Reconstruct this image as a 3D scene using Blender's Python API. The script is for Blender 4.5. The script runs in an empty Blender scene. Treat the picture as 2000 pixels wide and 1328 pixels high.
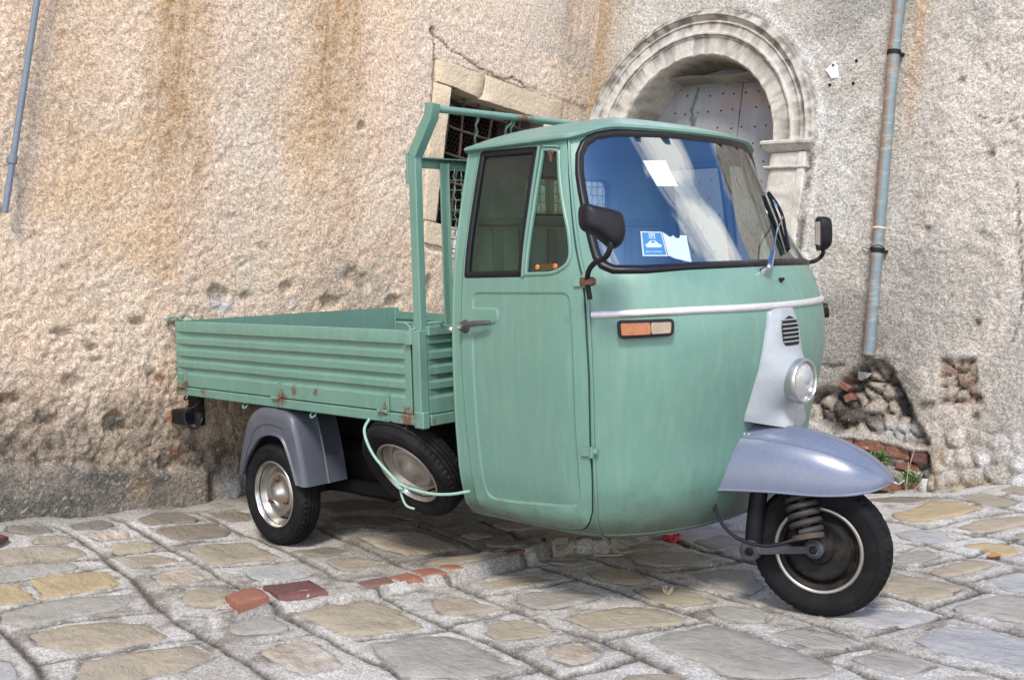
import bpy, bmesh, math, random
import numpy as np
from mathutils import Vector, Matrix, geometry
random.seed(7); np.random.seed(7)
SC=bpy.context.scene; COL=SC.collection
# ------------------------------------------------ camera
CR=Vector((.72032,.69314,-.02629)); CU=Vector((-.03240,.07149,.99691)); CF=Vector((-.69288,.71725,-.07396))
cd=bpy.data.cameras.new('camera'); cam=bpy.data.objects.new('camera',cd); COL.objects.link(cam)
cd.sensor_width=36; cd.lens=37.75; cd.clip_end=500; cd.clip_start=.05
m=Matrix((( CR.x,CU.x,-CF.x,3.95827),(CR.y,CU.y,-CF.y,-3.26606),(CR.z,CU.z,-CF.z,1.21246),(0,0,0,1)))
cam.matrix_world=m; SC.camera=cam
# ------------------------------------------------ sky, sun, exposure
SUN_EL,SUN_AZ=math.radians(52),math.radians(308)      # azimuth of the direction the light comes from, counter-clockwise from +X
W=bpy.data.worlds.new("World"); SC.world=W; W.use_nodes=True
nt=W.node_tree; nt.nodes.clear()
def N(t,k,**kw):
    n=t.nodes.new(k)
    for a,b in kw.items(): setattr(n,a,b)
    return n
sky=N(nt,'ShaderNodeTexSky',sky_type='NISHITA'); sky.sun_disc=False; sky.sun_elevation=SUN_EL; sky.sun_rotation=math.pi/2-SUN_AZ
sky.air_density=1.0; sky.dust_density=.2; sky.ozone_density=4
tc=N(nt,'ShaderNodeTexCoord'); mp=N(nt,'ShaderNodeMapping'); mp.inputs['Scale'].default_value=(1.7,1.7,2.2); mp.inputs['Location'].default_value=(.2,8.1,3.4)
nz=N(nt,'ShaderNodeTexNoise'); nz.inputs['Scale'].default_value=1.5; nz.inputs['Detail'].default_value=10; nz.inputs['Roughness'].default_value=.58; nz.inputs['Distortion'].default_value=.35
cr=N(nt,'ShaderNodeValToRGB'); cr.color_ramp.elements[0].position=.47; cr.color_ramp.elements[1].position=.60
mx=N(nt,'ShaderNodeMix',data_type='RGBA'); mx.inputs['B'].default_value=(11,11,11,1)
bg=N(nt,'ShaderNodeBackground'); bg.inputs['Strength'].default_value=.14
ow=N(nt,'ShaderNodeOutputWorld')
nt.links.new(tc.outputs['Generated'],mp.inputs['Vector']); nt.links.new(mp.outputs[0],nz.inputs['Vector']); zz_=N(nt,'ShaderNodeSeparateXYZ'); nt.links.new(tc.outputs['Generated'],zz_.inputs[0]); bi=N(nt,'ShaderNodeMath',operation='MULTIPLY_ADD'); bi.inputs[1].default_value=-.55; bi.inputs[2].default_value=.30; nt.links.new(zz_.outputs[2],bi.inputs[0]); bs=N(nt,'ShaderNodeMath',operation='ADD'); nt.links.new(nz.outputs['Fac'],bs.inputs[0]); nt.links.new(bi.outputs[0],bs.inputs[1]); nt.links.new(bs.outputs[0],cr.inputs[0])
sx=N(nt,'ShaderNodeSeparateXYZ'); nt.links.new(tc.outputs['Generated'],sx.inputs[0]); hz=N(nt,'ShaderNodeMapRange'); hz.inputs['From Min'].default_value=-.02; hz.inputs['From Max'].default_value=.08; nt.links.new(sx.outputs[2],hz.inputs[0]); cm=N(nt,'ShaderNodeMath',operation='MULTIPLY'); nt.links.new(cr.outputs[0],cm.inputs[0]); nt.links.new(hz.outputs[0],cm.inputs[1]); nt.links.new(cm.outputs[0],mx.inputs['Factor']); tn=N(nt,'ShaderNodeMix',data_type='RGBA',blend_type='MULTIPLY'); tn.inputs['Factor'].default_value=1; tn.inputs['B'].default_value=(.64,.88,1.22,1); nt.links.new(sky.outputs[0],tn.inputs['A']); nt.links.new(tn.outputs['Result'],mx.inputs['A']); nt.links.new(mx.outputs['Result'],bg.inputs[0]); nt.links.new(bg.outputs[0],ow.inputs[0])
sl=bpy.data.lights.new('sun','SUN'); sl.energy=2.6; sl.angle=math.radians(14); sl.color=(1,.92,.79)
so=bpy.data.objects.new('sun',sl); COL.objects.link(so)
sd=Vector((math.cos(SUN_EL)*math.cos(SUN_AZ),math.cos(SUN_EL)*math.sin(SUN_AZ),math.sin(SUN_EL)))
so.rotation_euler=sd.to_track_quat('Z','Y').to_euler(); so.location=(0,0,8)
vs=SC.view_settings; vs.view_transform='Standard'; vs.look='None'; vs.exposure=.92; vs.gamma=1; vs.use_curve_mapping=False
SC.cycles.max_bounces=8; SC.cycles.transparent_max_bounces=12; SC.cycles.caustics_reflective=False; SC.cycles.caustics_refractive=False

# ------------------------------------------------ helpers
def tag(o,label=None,cat=None,group=None,kind=None):
    if label: o['label']=label
    if cat: o['category']=cat
    if group: o['group']=group
    if kind: o['kind']=kind
    return o
def thing(name,label,cat,loc=(0,0,0),group=None):
    o=bpy.data.objects.new(name,None); COL.objects.link(o); o.location=loc; o.empty_display_size=.1
    return tag(o,label,cat,group)
def link(name,me,mat,parent=None,smooth=True,ang=35):
    if mat is not None:
        for mm in (mat if isinstance(mat,(list,tuple)) else [mat]): me.materials.append(mm)
    if smooth:
        me.polygons.foreach_set('use_smooth',np.ones(len(me.polygons),bool))
        if ang<179: me.set_sharp_from_angle(angle=math.radians(ang))
    o=bpy.data.objects.new(name,me); COL.objects.link(o)
    if parent is not None:
        o.parent=parent
        t=Vector((0,0,0)); q=parent
        while q is not None: t+=q.location; q=q.parent
        # geometry is written in world space; the object sits so that it stays there
        me.transform(Matrix.Translation(-t))
    return o
def obj(name,bm,mat,parent=None,smooth=True,ang=35,recalc=True):
    if recalc: bmesh.ops.recalc_face_normals(bm,faces=bm.faces)
    me=bpy.data.meshes.new(name); bm.to_mesh(me); bm.free()
    return link(name,me,mat,parent,smooth,ang)
def pobj(name,v,f,mat,parent=None,smooth=True,ang=35):
    me=bpy.data.meshes.new(name); me.from_pydata([tuple(map(float,p)) for p in v],[],[tuple(map(int,q)) for q in f]); me.update()
    return link(name,me,mat,parent,smooth,ang)
def add(bm,v,f):
    vs=[bm.verts.new(tuple(map(float,p))) for p in v]
    for q in f:
        try: bm.faces.new([vs[i] for i in q])
        except ValueError: pass
    return vs
def rotm(rx=0,ry=0,rz=0): return Matrix.Rotation(rz,4,'Z')@Matrix.Rotation(ry,4,'Y')@Matrix.Rotation(rx,4,'X')
def box(bm,c,s,b=0,M=None,seg=1):
    r=bmesh.ops.create_cube(bm,size=1); vs=r['verts']
    for v in vs: v.co=Vector((v.co.x*s[0],v.co.y*s[1],v.co.z*s[2]))
    if b>0:
        es=list({e for v in vs for e in v.link_edges})
        r=bmesh.ops.bevel(bm,geom=es,offset=b,segments=seg,affect='EDGES',profile=.5); vs=list(set(r['verts'])|{v for v in vs if v.is_valid})
    T=Matrix.Translation(Vector(c))@(M if M is not None else Matrix.Identity(4))
    for v in vs: v.co=T@v.co
def catmull(P,n=6,closed=False):
    P=[Vector(p) for p in P]; out=[]; L=len(P)
    if L<3 and not closed: return P
    for i in range(L if closed else L-1):
        if closed: a,b,c,d=P[i-1],P[i],P[(i+1)%L],P[(i+2)%L]
        else: b,c=P[i],P[i+1]; a=P[i-1] if i else b*2-c; d=P[i+2] if i+2<L else c*2-b
        for k in range(n):
            t=k/n; out.append(.5*((2*b)+(c-a)*t+(2*a-5*b+4*c-d)*t*t+(3*b-a-3*c+d)*t**3))
    if not closed: out.append(P[-1])
    return out
def tube(bm,P,r,n=8,closed=False,caps=True,flat=None,up=None):
    P=[Vector(p) for p in P]; L=len(P)
    rs=r if isinstance(r,(list,tuple)) else [r]*L
    T=[]
    for i in range(L):
        if closed: t=P[(i+1)%L]-P[i-1]
        else: t=P[min(i+1,L-1)]-P[max(i-1,0)]
        T.append(t.normalized())
    u=Vector(up) if up else (Vector((0,0,1)) if abs(T[0].z)<.9 else Vector((1,0,0)))
    N_=(u-T[0]*u.dot(T[0])).normalized(); rings=[]
    for i in range(L):
        N_=(N_-T[i]*N_.dot(T[i])).normalized(); B_=T[i].cross(N_)
        a,b=(flat if flat else (1,1))
        rings.append([bm.verts.new(P[i]+(N_*math.cos(k*2*math.pi/n)*a+B_*math.sin(k*2*math.pi/n)*b)*rs[i]) for k in range(n)])
    for i in range(L if closed else L-1):
        A_,B2=rings[i],rings[(i+1)%L]
        for k in range(n): bm.faces.new((A_[k],A_[(k+1)%n],B2[(k+1)%n],B2[k]))
    if caps and not closed: bm.faces.new(rings[0][::-1]); bm.faces.new(rings[-1])
def sweep(bm,P,prof,up=(0,0,1),closed=False,fixed=None):
    """sweep a closed 2-D profile [(across,up)] along P, up kept as near to `up` as possible"""
    P=[Vector(p) for p in P]; L=len(P); rings=[]
    for i in range(L):
        if closed: t=(P[(i+1)%L]-P[i-1])
        else: t=P[min(i+1,L-1)]-P[max(i-1,0)]
        t.normalize(); u=Vector(fixed[i]) if fixed else Vector(up); u=(u-t*u.dot(t)).normalized(); s=t.cross(u)
        rings.append([bm.verts.new(P[i]+s*a+u*b) for a,b in prof])
    n=len(prof)
    for i in range(L if closed else L-1):
        A_,B2=rings[i],rings[(i+1)%L]
        for k in range(n): bm.faces.new((A_[k],A_[(k+1)%n],B2[(k+1)%n],B2[k]))
    if not closed: bm.faces.new(rings[0][::-1]); bm.faces.new(rings[-1])
def frame_to(n,up=(0,0,1)):
    n=Vector(n).normalized(); u=Vector(up); s=u.cross(n).normalized(); u=n.cross(s)
    return Matrix(((s.x,u.x,n.x,0),(s.y,u.y,n.y,0),(s.z,u.z,n.z,0),(0,0,0,1)))
def lathe(bm,prof,c=(0,0,0),axis=(0,0,1),n=48,closed=False,up=(0,0,1),mod=None,arc=None):
    """prof: [(radius, height along axis)]"""
    if abs(Vector(axis).normalized().dot(Vector(up)))>.95: up=(1,0,0)
    M=Matrix.Translation(Vector(c))@frame_to(axis,up); rings=[]
    for j,(r,h) in enumerate(prof):
        if r<1e-6: rings.append([bm.verts.new(M@Vector((0,0,h)))])
        else:
            rr=[]
            for k in range(n):
                a=k*2*math.pi/n; q=r+(mod(j,k) if mod else 0); rr.append(bm.verts.new(M@Vector((q*math.cos(a),q*math.sin(a),h))))
            rings.append(rr)
    J=len(prof)
    for j in range(J if closed else J-1):
        A_,B2=rings[j],rings[(j+1)%J]
        for k in range(n):
            k2=(k+1)%n
            if len(A_)==1 and len(B2)==1: continue
            if len(A_)==1: bm.faces.new((A_[0],B2[k2],B2[k]))
            elif len(B2)==1: bm.faces.new((A_[k],A_[k2],B2[0]))
            else: bm.faces.new((A_[k],A_[k2],B2[k2],B2[k]))
def prism(bm,poly,h0,h1,M,bev=0):
    """extrude 2-D polygon (u,v) from w=h0 to w=h1 in frame M"""
    a=[bm.verts.new(M@Vector((u,v,h0))) for u,v in poly]; b=[bm.verts.new(M@Vector((u,v,h1))) for u,v in poly]; n=len(poly)
    f1=bm.faces.new(b); bm.faces.new(a[::-1])
    for i in range(n): bm.faces.new((a[i],a[(i+1)%n],b[(i+1)%n],b[i]))
    if bev: bmesh.ops.bevel(bm,geom=list(f1.edges),offset=bev,segments=2,affect='EDGES')
def hexbolt(bm,c,axis,r=.009,h=.007):
    lathe(bm,[(0,0),(r,0),(r,h*.8),(r*.8,h),(0,h)],c,axis,n=6)
# numpy value-noise (3 octaves or more), for relief and stain maps
def _hash(i,j,s):
    h=(i*374761393+j*668265263+s*974634777)&0xffffffff; h=((h^(h>>13))*1274126177)&0xffffffff
    return ((h^(h>>16))&0xffffff)/16777215.
def vnoise(x,y,s=0):
    xi=np.floor(x).astype(np.int64); yi=np.floor(y).astype(np.int64); fx=x-xi; fy=y-yi
    fx=fx*fx*fx*(fx*(fx*6-15)+10); fy=fy*fy*fy*(fy*(fy*6-15)+10)
    a=_hash(xi,yi,s); b=_hash(xi+1,yi,s); c=_hash(xi,yi+1,s); d=_hash(xi+1,yi+1,s)
    return (a+(b-a)*fx)*(1-fy)+(c+(d-c)*fx)*fy
def fbm(x,y,o=4,s=0,g=.5):
    v=0;a=1;t=0
    for k in range(o): v=v+a*vnoise(x*2**k+k*17.3,y*2**k-k*9.1,s+k); t+=a; a*=g
    return v/t
def worley(x,y,s=0):
    xi=np.floor(x).astype(np.int64); yi=np.floor(y).astype(np.int64); b1=np.full(x.shape,9.); b2=b1.copy(); idd=np.zeros(x.shape)
    for i in(-1,0,1):
        for j in(-1,0,1):
            cx=xi+i+_hash(xi+i,yi+j,s); cy=yi+j+_hash(xi+i,yi+j,s+5); d=np.hypot(x-cx,y-cy); m=d<b1
            b2=np.where(m,b1,np.minimum(b2,d)); idd=np.where(m,_hash(xi+i,yi+j,s+9),idd); b1=np.where(m,d,b1)
    return b1,b2,idd

RIDGE=[(0.690,-1.485),(0.771,-1.487),(0.785,-1.359),(0.808,-1.208),(0.870,-1.093),(0.909,-0.942),(0.924,-0.812),(0.960,-0.680),(1.029,-0.569),(1.026,-0.422),(1.086,-0.180),(1.060,-0.086),(1.115,0.006),(1.230,0.155),(1.225,0.371),(1.205,0.522)]
STONES=[
('k',[(-0.726,-1.536),(-0.694,-1.466),(-0.614,-1.386),(-0.573,-1.404),(-0.590,-1.509),(-0.654,-1.560)]),
('k',[(-0.652,-1.289),(-0.704,-1.140),(-0.586,-1.113),(-0.554,-1.210),(-0.573,-1.312)]),
('k',[(-0.636,-0.986),(-0.692,-0.887),(-0.674,-0.769),(-0.522,-0.754),(-0.480,-0.806),(-0.502,-0.900),(-0.503,-0.995),(-0.578,-1.007)]),
('p',[(-0.517,-1.283),(-0.531,-1.156),(-0.459,-1.114),(-0.415,-1.149),(-0.419,-1.211),(-0.426,-1.271),(-0.479,-1.293)]),
('n',[(-0.548,-1.504),(-0.541,-1.411),(-0.492,-1.364),(-0.461,-1.378),(-0.472,-1.448),(-0.492,-1.520)]),
('k',[(-0.440,-1.020),(-0.455,-0.891),(-0.428,-0.726),(-0.313,-0.722),(-0.262,-0.763),(-0.265,-0.859),(-0.277,-0.990),(-0.360,-1.012)]),
('k',[(-0.587,-0.651),(-0.573,-0.543),(-0.503,-0.488),(-0.387,-0.553),(-0.420,-0.638),(-0.512,-0.667)]),
('n',[(-0.374,-1.257),(-0.357,-1.146),(-0.322,-1.099),(-0.236,-1.104),(-0.259,-1.197),(-0.292,-1.275)]),
('n',[(-0.477,-1.703),(-0.475,-1.592),(-0.446,-1.459),(-0.396,-1.386),(-0.325,-1.366),(-0.319,-1.428),(-0.351,-1.573),(-0.364,-1.746)]),
('n',[(-0.258,-1.291),(-0.199,-1.156),(-0.138,-1.124),(0.005,-1.123),(-0.033,-1.205),(-0.057,-1.300),(-0.160,-1.301)]),
('n',[(-0.174,-1.006),(-0.182,-0.873),(-0.125,-0.748),(-0.005,-0.762),(0.205,-0.786),(0.181,-0.891),(0.141,-1.024),(0.107,-1.061),(-0.052,-1.026)]),
('g',[(-0.325,-1.760),(-0.326,-1.618),(-0.293,-1.469),(-0.232,-1.453),(-0.212,-1.477),(-0.230,-1.589),(-0.224,-1.798)]),
('n',[(0.194,-0.679),(0.221,-0.550),(0.342,-0.537),(0.396,-0.569),(0.344,-0.686),(0.290,-0.702)]),
('t',[(-0.194,-1.672),(-0.206,-1.564),(-0.169,-1.453),(-0.106,-1.388),(0.070,-1.422),(0.105,-1.468),(0.062,-1.613),(0.061,-1.724),(-0.021,-1.687),(-0.133,-1.670)]),
('p',[(0.086,-1.306),(0.076,-1.224),(0.132,-1.162),(0.242,-1.179),(0.309,-1.229),(0.287,-1.317),(0.237,-1.349),(0.143,-1.321)]),
('b',[(0.291,-1.027),(0.303,-0.919),(0.377,-0.851),(0.442,-0.845),(0.530,-0.878),(0.522,-0.951),(0.443,-1.059),(0.387,-1.055)]),
('t',[(-0.179,-1.815),(-0.169,-1.716),(0.021,-1.727),(0.061,-1.749),(0.058,-1.903)]),
('n',[(0.358,-1.320),(0.431,-1.252),(0.542,-1.214),(0.632,-1.299),(0.562,-1.385),(0.514,-1.400),(0.431,-1.368)]),
('g',[(0.147,-1.900),(0.098,-1.758),(0.131,-1.610),(0.238,-1.477),(0.337,-1.506),(0.363,-1.592),(0.340,-1.735),(0.335,-1.873),(0.250,-1.927)]),
('n',[(0.412,-1.904),(0.418,-1.800),(0.483,-1.676),(0.599,-1.587),(0.744,-1.597),(0.774,-1.635),(0.749,-1.744),(0.675,-1.884),(0.587,-1.891),(0.517,-1.930)]),
('g',[(0.802,-1.396),(0.802,-1.320),(0.830,-1.253),(0.983,-1.270),(0.977,-1.322),(0.921,-1.423),(0.878,-1.430)]),
('n',[(0.756,-1.892),(0.763,-1.810),(0.831,-1.665),(0.892,-1.574),(0.992,-1.573),(1.042,-1.606),(1.055,-1.727),(1.024,-1.825),(0.980,-1.914),(0.904,-1.980)]),
('p',[(1.089,-1.470),(1.076,-1.388),(1.095,-1.305),(1.169,-1.303),(1.356,-1.338),(1.362,-1.390),(1.349,-1.485),(1.256,-1.485),(1.155,-1.481)]),
('n',[(0.861,-1.171),(0.879,-1.055),(0.923,-0.952),(0.948,-0.908),(1.161,-0.936),(1.308,-0.977),(1.303,-1.027),(1.201,-1.170),(1.127,-1.196)]),
('n',[(0.408,-0.715),(0.480,-0.606),(0.638,-0.575),(0.611,-0.709),(0.564,-0.761)]),
('b',[(0.548,-2.079),(0.609,-2.043),(0.687,-2.047),(0.774,-2.098),(0.725,-2.145)]),
('n',[(0.222,-0.396),(0.252,-0.225),(0.310,-0.138),(0.539,-0.182),(0.695,-0.234),(0.648,-0.384),(0.581,-0.442),(0.400,-0.448)]),
('n',[(0.520,-0.079),(0.555,0.042),(0.640,0.026),(0.621,-0.089)]),
('g',[(0.709,-0.109),(0.745,-0.003),(1.022,-0.162),(1.003,-0.215),(0.803,-0.138)]),
('n',[(0.487,0.144),(0.539,0.233),(0.680,0.263),(0.752,0.280),(0.672,0.153),(0.564,0.125)]),
('n',[(0.782,0.105),(0.838,0.268),(0.938,0.385),(1.033,0.270),(1.119,-0.008),(1.082,-0.076)]),
('n',[(0.771,-0.502),(0.771,-0.375),(0.872,-0.320),(0.998,-0.343),(0.963,-0.494)]),
('g',[(1.117,-0.160),(1.167,-0.054),(1.251,-0.053),(1.219,-0.137)]),
('n',[(1.105,-0.509),(1.150,-0.401),(1.203,-0.307),(1.309,-0.303),(1.256,-0.404),(1.208,-0.518),(1.157,-0.552)]),
('g',[(1.310,-0.539),(1.323,-0.476),(1.398,-0.443),(1.417,-0.346),(1.509,-0.354),(1.563,-0.338),(1.560,-0.444),(1.522,-0.562),(1.473,-0.601),(1.377,-0.590)]),
('n',[(1.120,-0.767),(1.122,-0.700),(1.158,-0.680),(1.305,-0.697),(1.374,-0.687),(1.311,-0.790),(1.257,-0.858)]),
('n',[(1.435,-0.809),(1.465,-0.727),(1.531,-0.709),(1.658,-0.729),(1.674,-0.769),(1.636,-0.863),(1.591,-0.924),(1.521,-0.894)]),
('n',[(1.606,-0.626),(1.642,-0.514),(1.701,-0.391),(1.779,-0.352),(1.934,-0.352),(1.937,-0.408),(1.852,-0.548),(1.769,-0.649),(1.685,-0.630)]),
('g',[(1.291,-1.190),(1.380,-1.056),(1.448,-0.985),(1.565,-1.001),(1.800,-1.036),(1.787,-1.099),(1.709,-1.198),(1.569,-1.298),(1.479,-1.264),(1.381,-1.233)]),
('p',[(1.756,-0.885),(1.753,-0.798),(1.794,-0.750),(1.866,-0.776),(1.916,-0.793),(1.937,-0.869),(1.914,-0.933),(1.863,-0.930),(1.804,-0.922)]),
('g',[(1.304,0.121),(1.370,0.213),(1.471,0.321),(1.605,0.288),(1.592,0.181),(1.498,0.075),(1.402,0.064)]),
('n',[(1.333,-0.163),(1.367,-0.074),(1.478,-0.048),(1.589,-0.094),(1.541,-0.184),(1.443,-0.211)]),
('n',[(1.604,-0.223),(1.661,-0.126),(1.752,-0.087),(1.894,-0.140),(1.880,-0.198),(1.818,-0.281),(1.732,-0.277)]),
('n',[(1.195,0.141),(1.222,0.251),(1.287,0.364),(1.354,0.335),(1.304,0.241),(1.257,0.134)]),
('g',[(1.932,-0.608),(1.969,-0.504),(2.023,-0.369),(2.119,-0.357),(2.333,-0.396),(2.517,-0.444),(2.500,-0.534),(2.401,-0.646),(2.295,-0.692),(2.192,-0.641),(2.104,-0.646),(2.027,-0.645)]),
('n',[(2.064,-1.000),(2.085,-0.825),(2.175,-0.774),(2.281,-0.813)]),
('g',[(-0.655,-1.633),(-0.684,-1.560),(-0.712,-1.528),(-0.804,-1.578)]),
('t',[(1.811,1.427),(1.854,1.483),(1.869,1.747),(1.968,1.756),(2.149,1.647),(2.129,1.551),(2.008,1.357),(1.918,1.320)]),
('n',[(1.965,1.850),(2.037,1.905),(2.276,1.750),(2.241,1.674),(2.125,1.690)]),
('n',[(2.165,1.317),(2.204,1.457),(2.353,1.566),(2.418,1.503),(2.363,1.428),(2.264,1.276)]),
('b',[(1.998,1.088),(2.044,1.180),(2.160,1.179),(2.248,1.124),(2.219,1.050),(2.118,1.007),(2.048,1.029)]),
('g',[(2.144,0.756),(2.180,0.916),(2.270,0.871),(2.285,0.818),(2.247,0.709),(2.190,0.661)]),
('t',[(2.295,1.059),(2.334,1.146),(2.418,1.168),(2.494,1.126),(2.492,1.014),(2.411,1.033)]),
('n',[(2.331,0.625),(2.361,0.767),(2.389,0.869),(2.489,0.870),(2.470,0.762),(2.435,0.646),(2.401,0.601)]),
('b',[(2.531,0.648),(2.557,0.769),(2.640,0.860),(2.736,0.598),(2.669,0.551),(2.587,0.595)]),
('n',[(2.284,0.335),(2.236,0.529),(2.321,0.536),(2.496,0.506),(2.498,0.423),(2.465,0.320),(2.385,0.300)]),
('g',[(2.558,0.272),(2.584,0.389),(2.625,0.473),(2.711,0.497),(2.785,0.445),(2.830,0.271),(2.724,0.259),(2.639,0.274)]),
('g',[(1.363,0.471),(1.386,0.599),(1.436,0.675),(1.548,0.668),(1.608,0.570),(1.552,0.413),(1.474,0.425)]),
('g',[(1.650,0.066),(1.695,0.193),(1.803,0.249),(1.932,0.111),(1.940,0.011),(1.839,0.007),(1.741,0.038)]),
('g',[(1.937,-0.235),(1.962,-0.163),(2.038,-0.136),(2.131,-0.177),(2.145,-0.224),(2.086,-0.281),(2.010,-0.281)]),
('b',[(2.264,-0.038),(2.319,0.096),(2.386,0.171),(2.545,0.186),(2.532,0.102),(2.455,-0.045),(2.362,-0.043)]),
('g',[(2.194,-0.306),(2.235,-0.222),(2.327,-0.182),(2.461,-0.219),(2.446,-0.272),(2.390,-0.345),(2.290,-0.331)]),
('g',[(2.495,-0.346),(2.537,-0.245),(2.591,-0.228),(2.711,-0.245),(2.663,-0.365),(2.575,-0.361)]),
('b',[(2.574,-0.076),(2.580,0.073),(2.635,0.135),(2.747,0.147),(2.886,0.127),(2.965,-0.120),(2.813,-0.107),(2.660,-0.122)]),
('n',[(2.388,1.325),(2.476,1.411),(2.517,1.283),(2.423,1.275)]),
('g',[(2.772,-0.306),(2.814,-0.245),(2.863,-0.245),(2.838,-0.308)]),
('g',[(2.299,0.152),(2.353,0.229),(2.398,0.227),(2.354,0.143)]),
('n',[(2.096,1.970),(2.170,2.114),(2.254,2.105),(2.327,1.878),(2.233,1.880)]),
('k',[(-0.437,-0.178),(-0.361,0.018),(-0.128,0.158),(-0.052,-0.004),(-0.210,-0.192)]),
('k',[(-0.178,-0.246),(0.011,-0.056),(0.230,-0.022),(0.187,-0.202),(0.004,-0.294)]),
('k',[(-0.578,0.220),(-0.384,0.376),(-0.233,0.352),(-0.305,0.138)]),
('k',[(0.153,-0.732),(0.225,-0.573),(0.373,-0.550),(0.366,-0.677)]),
]
GBRICKS=[
('o',[(0.616,-1.306),(0.592,-1.170),(0.754,-1.215),(0.777,-1.352)],0.028),
('r',[(0.551,-1.106),(0.610,-0.939),(0.832,-1.018),(0.768,-1.180)],0.016),
('d',[(0.787,-0.845),(0.825,-0.738),(0.919,-0.773),(0.877,-0.874)],0.006),
('o',[(0.840,-0.747),(0.855,-0.666),(0.960,-0.668),(0.924,-0.760)],0.006),
('o',[(0.823,-0.625),(0.860,-0.552),(0.983,-0.575),(0.952,-0.661)],0.006),
('o',[(0.888,-0.530),(0.946,-0.498),(1.009,-0.501),(0.976,-0.554)],0.006),
('r',[(0.981,-0.275),(1.039,-0.168),(1.079,-0.165),(1.032,-0.281)],0.006),
('o',[(0.701,-1.381),(0.718,-1.365),(0.769,-1.357),(0.742,-1.386)],0.004),
]
GROOVES=[
[(-0.817,-1.276),(-0.743,-1.070),(-0.373,-1.064),(-0.055,-1.073),(0.293,-1.132),(0.550,-1.159),(0.808,-1.208),(1.046,-1.235),(1.326,-1.267),(1.488,-1.278),(1.625,-1.315)],
[(-0.639,-0.696),(-0.403,-0.697),(-0.138,-0.677),(0.215,-0.739),(0.693,-0.834),(0.941,-0.845),(1.150,-0.895),(1.386,-0.927),(1.531,-0.936),(1.669,-0.956),(1.849,-0.995),(1.972,-1.014)],
[(-0.667,-1.375),(-0.536,-1.344),(-0.323,-1.321),(0.043,-1.365),(0.408,-1.467),(0.664,-1.511),(0.901,-1.529),(1.098,-1.545),(1.322,-1.565)],
[(0.206,-1.955),(0.278,-1.949),(0.481,-1.967),(0.686,-1.995),(0.807,-2.028)],
[(-0.099,-0.393),(0.310,-0.474),(0.593,-0.529),(0.786,-0.591),(1.032,-0.590),(1.255,-0.630),(1.444,-0.661),(1.605,-0.692),(1.783,-0.702),(1.940,-0.717),(2.041,-0.743),(2.195,-0.777)],
[(0.079,-0.049),(0.340,-0.088),(0.633,-0.143),(0.933,-0.268),(1.132,-0.209),(1.263,-0.221),(1.426,-0.253),(1.553,-0.264),(1.727,-0.303),(1.877,-0.292),(2.029,-0.337),(2.149,-0.362),(2.348,-0.423),(2.510,-0.399),(2.642,-0.446)],
[(0.393,0.186),(0.648,0.118),(1.072,-0.067),(1.207,0.011),(1.460,-0.012),(1.729,-0.065),(1.851,-0.064),(1.991,-0.072),(2.167,-0.100),(2.315,-0.134),(2.447,-0.179),(2.512,-0.167),(2.632,-0.184),(2.794,-0.193),(2.959,-0.204)],
[(1.233,0.484),(1.415,0.396),(1.557,0.394),(1.699,0.367),(1.969,0.308),(2.144,0.289),(2.301,0.285),(2.423,0.271),(2.512,0.237),(2.602,0.219),(2.740,0.171),(2.840,0.156)],
[(2.129,0.623),(2.208,0.606),(2.345,0.607),(2.482,0.559),(2.585,0.518),(2.719,0.525)],
[(1.945,0.963),(2.055,0.962),(2.207,0.972),(2.361,0.944),(2.468,0.948),(2.586,0.928)],
[(1.825,1.306),(1.912,1.298),(2.078,1.248),(2.243,1.253),(2.354,1.248),(2.492,1.215)],
[(-0.334,-1.737),(-0.340,-1.542),(-0.274,-1.314)],
[(-0.209,-1.785),(-0.199,-1.637),(-0.165,-1.337)],
[(0.107,-1.903),(0.096,-1.726),(0.138,-1.441)],
[(0.344,-1.876),(0.394,-1.697),(0.481,-1.512)],
[(0.670,-1.965),(0.729,-1.880),(0.802,-1.650),(0.844,-1.521)],
[(-0.473,-1.003),(-0.429,-0.698)],
[(-0.249,-1.031),(-0.196,-0.731)],
[(-0.283,-1.279),(-0.191,-1.054)],
[(-0.051,-1.295),(0.056,-1.111)],
[(0.153,-1.072),(0.286,-0.779)],
[(0.445,-1.170),(0.570,-0.919)],
[(0.301,-1.339),(0.396,-1.163)],
[(0.600,-1.448),(0.699,-1.374)],
[(1.005,-1.422),(1.065,-1.242)],
[(1.222,-1.186),(1.331,-1.051),(1.393,-0.933)],
[(1.349,-0.901),(1.390,-0.799),(1.413,-0.673)],
[(1.221,-0.596),(1.277,-0.485),(1.360,-0.247)],
[(1.806,-1.118),(1.850,-1.004)],
[(1.948,-0.980),(1.996,-0.857),(2.021,-0.724)],
[(1.838,-0.688),(1.894,-0.546),(1.972,-0.355)],
[(1.878,-0.292),(1.930,-0.185)],
[(0.638,-0.529),(0.707,-0.296)],
[(2.450,-0.135),(2.522,0.072),(2.578,0.221)],
[(2.487,0.267),(2.533,0.412),(2.568,0.530)],
[(2.282,0.675),(2.365,0.931),(2.421,1.260)],
[(2.119,0.803),(2.158,1.002),(2.343,1.382),(2.405,1.477)],
[(2.078,1.284),(2.137,1.430),(2.348,1.649)],
[(2.417,-0.384),(2.496,-0.220)],
[(2.500,0.612),(2.590,0.916)],
[(1.882,-0.294),(1.939,-0.183)],
[(1.555,0.036),(1.655,0.255),(1.697,0.370)],
[(2.068,1.586),(2.143,1.837),(2.195,1.991)],
[(1.895,1.853),(2.036,1.752),(2.250,1.648),(2.363,1.603)],
]

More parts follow.
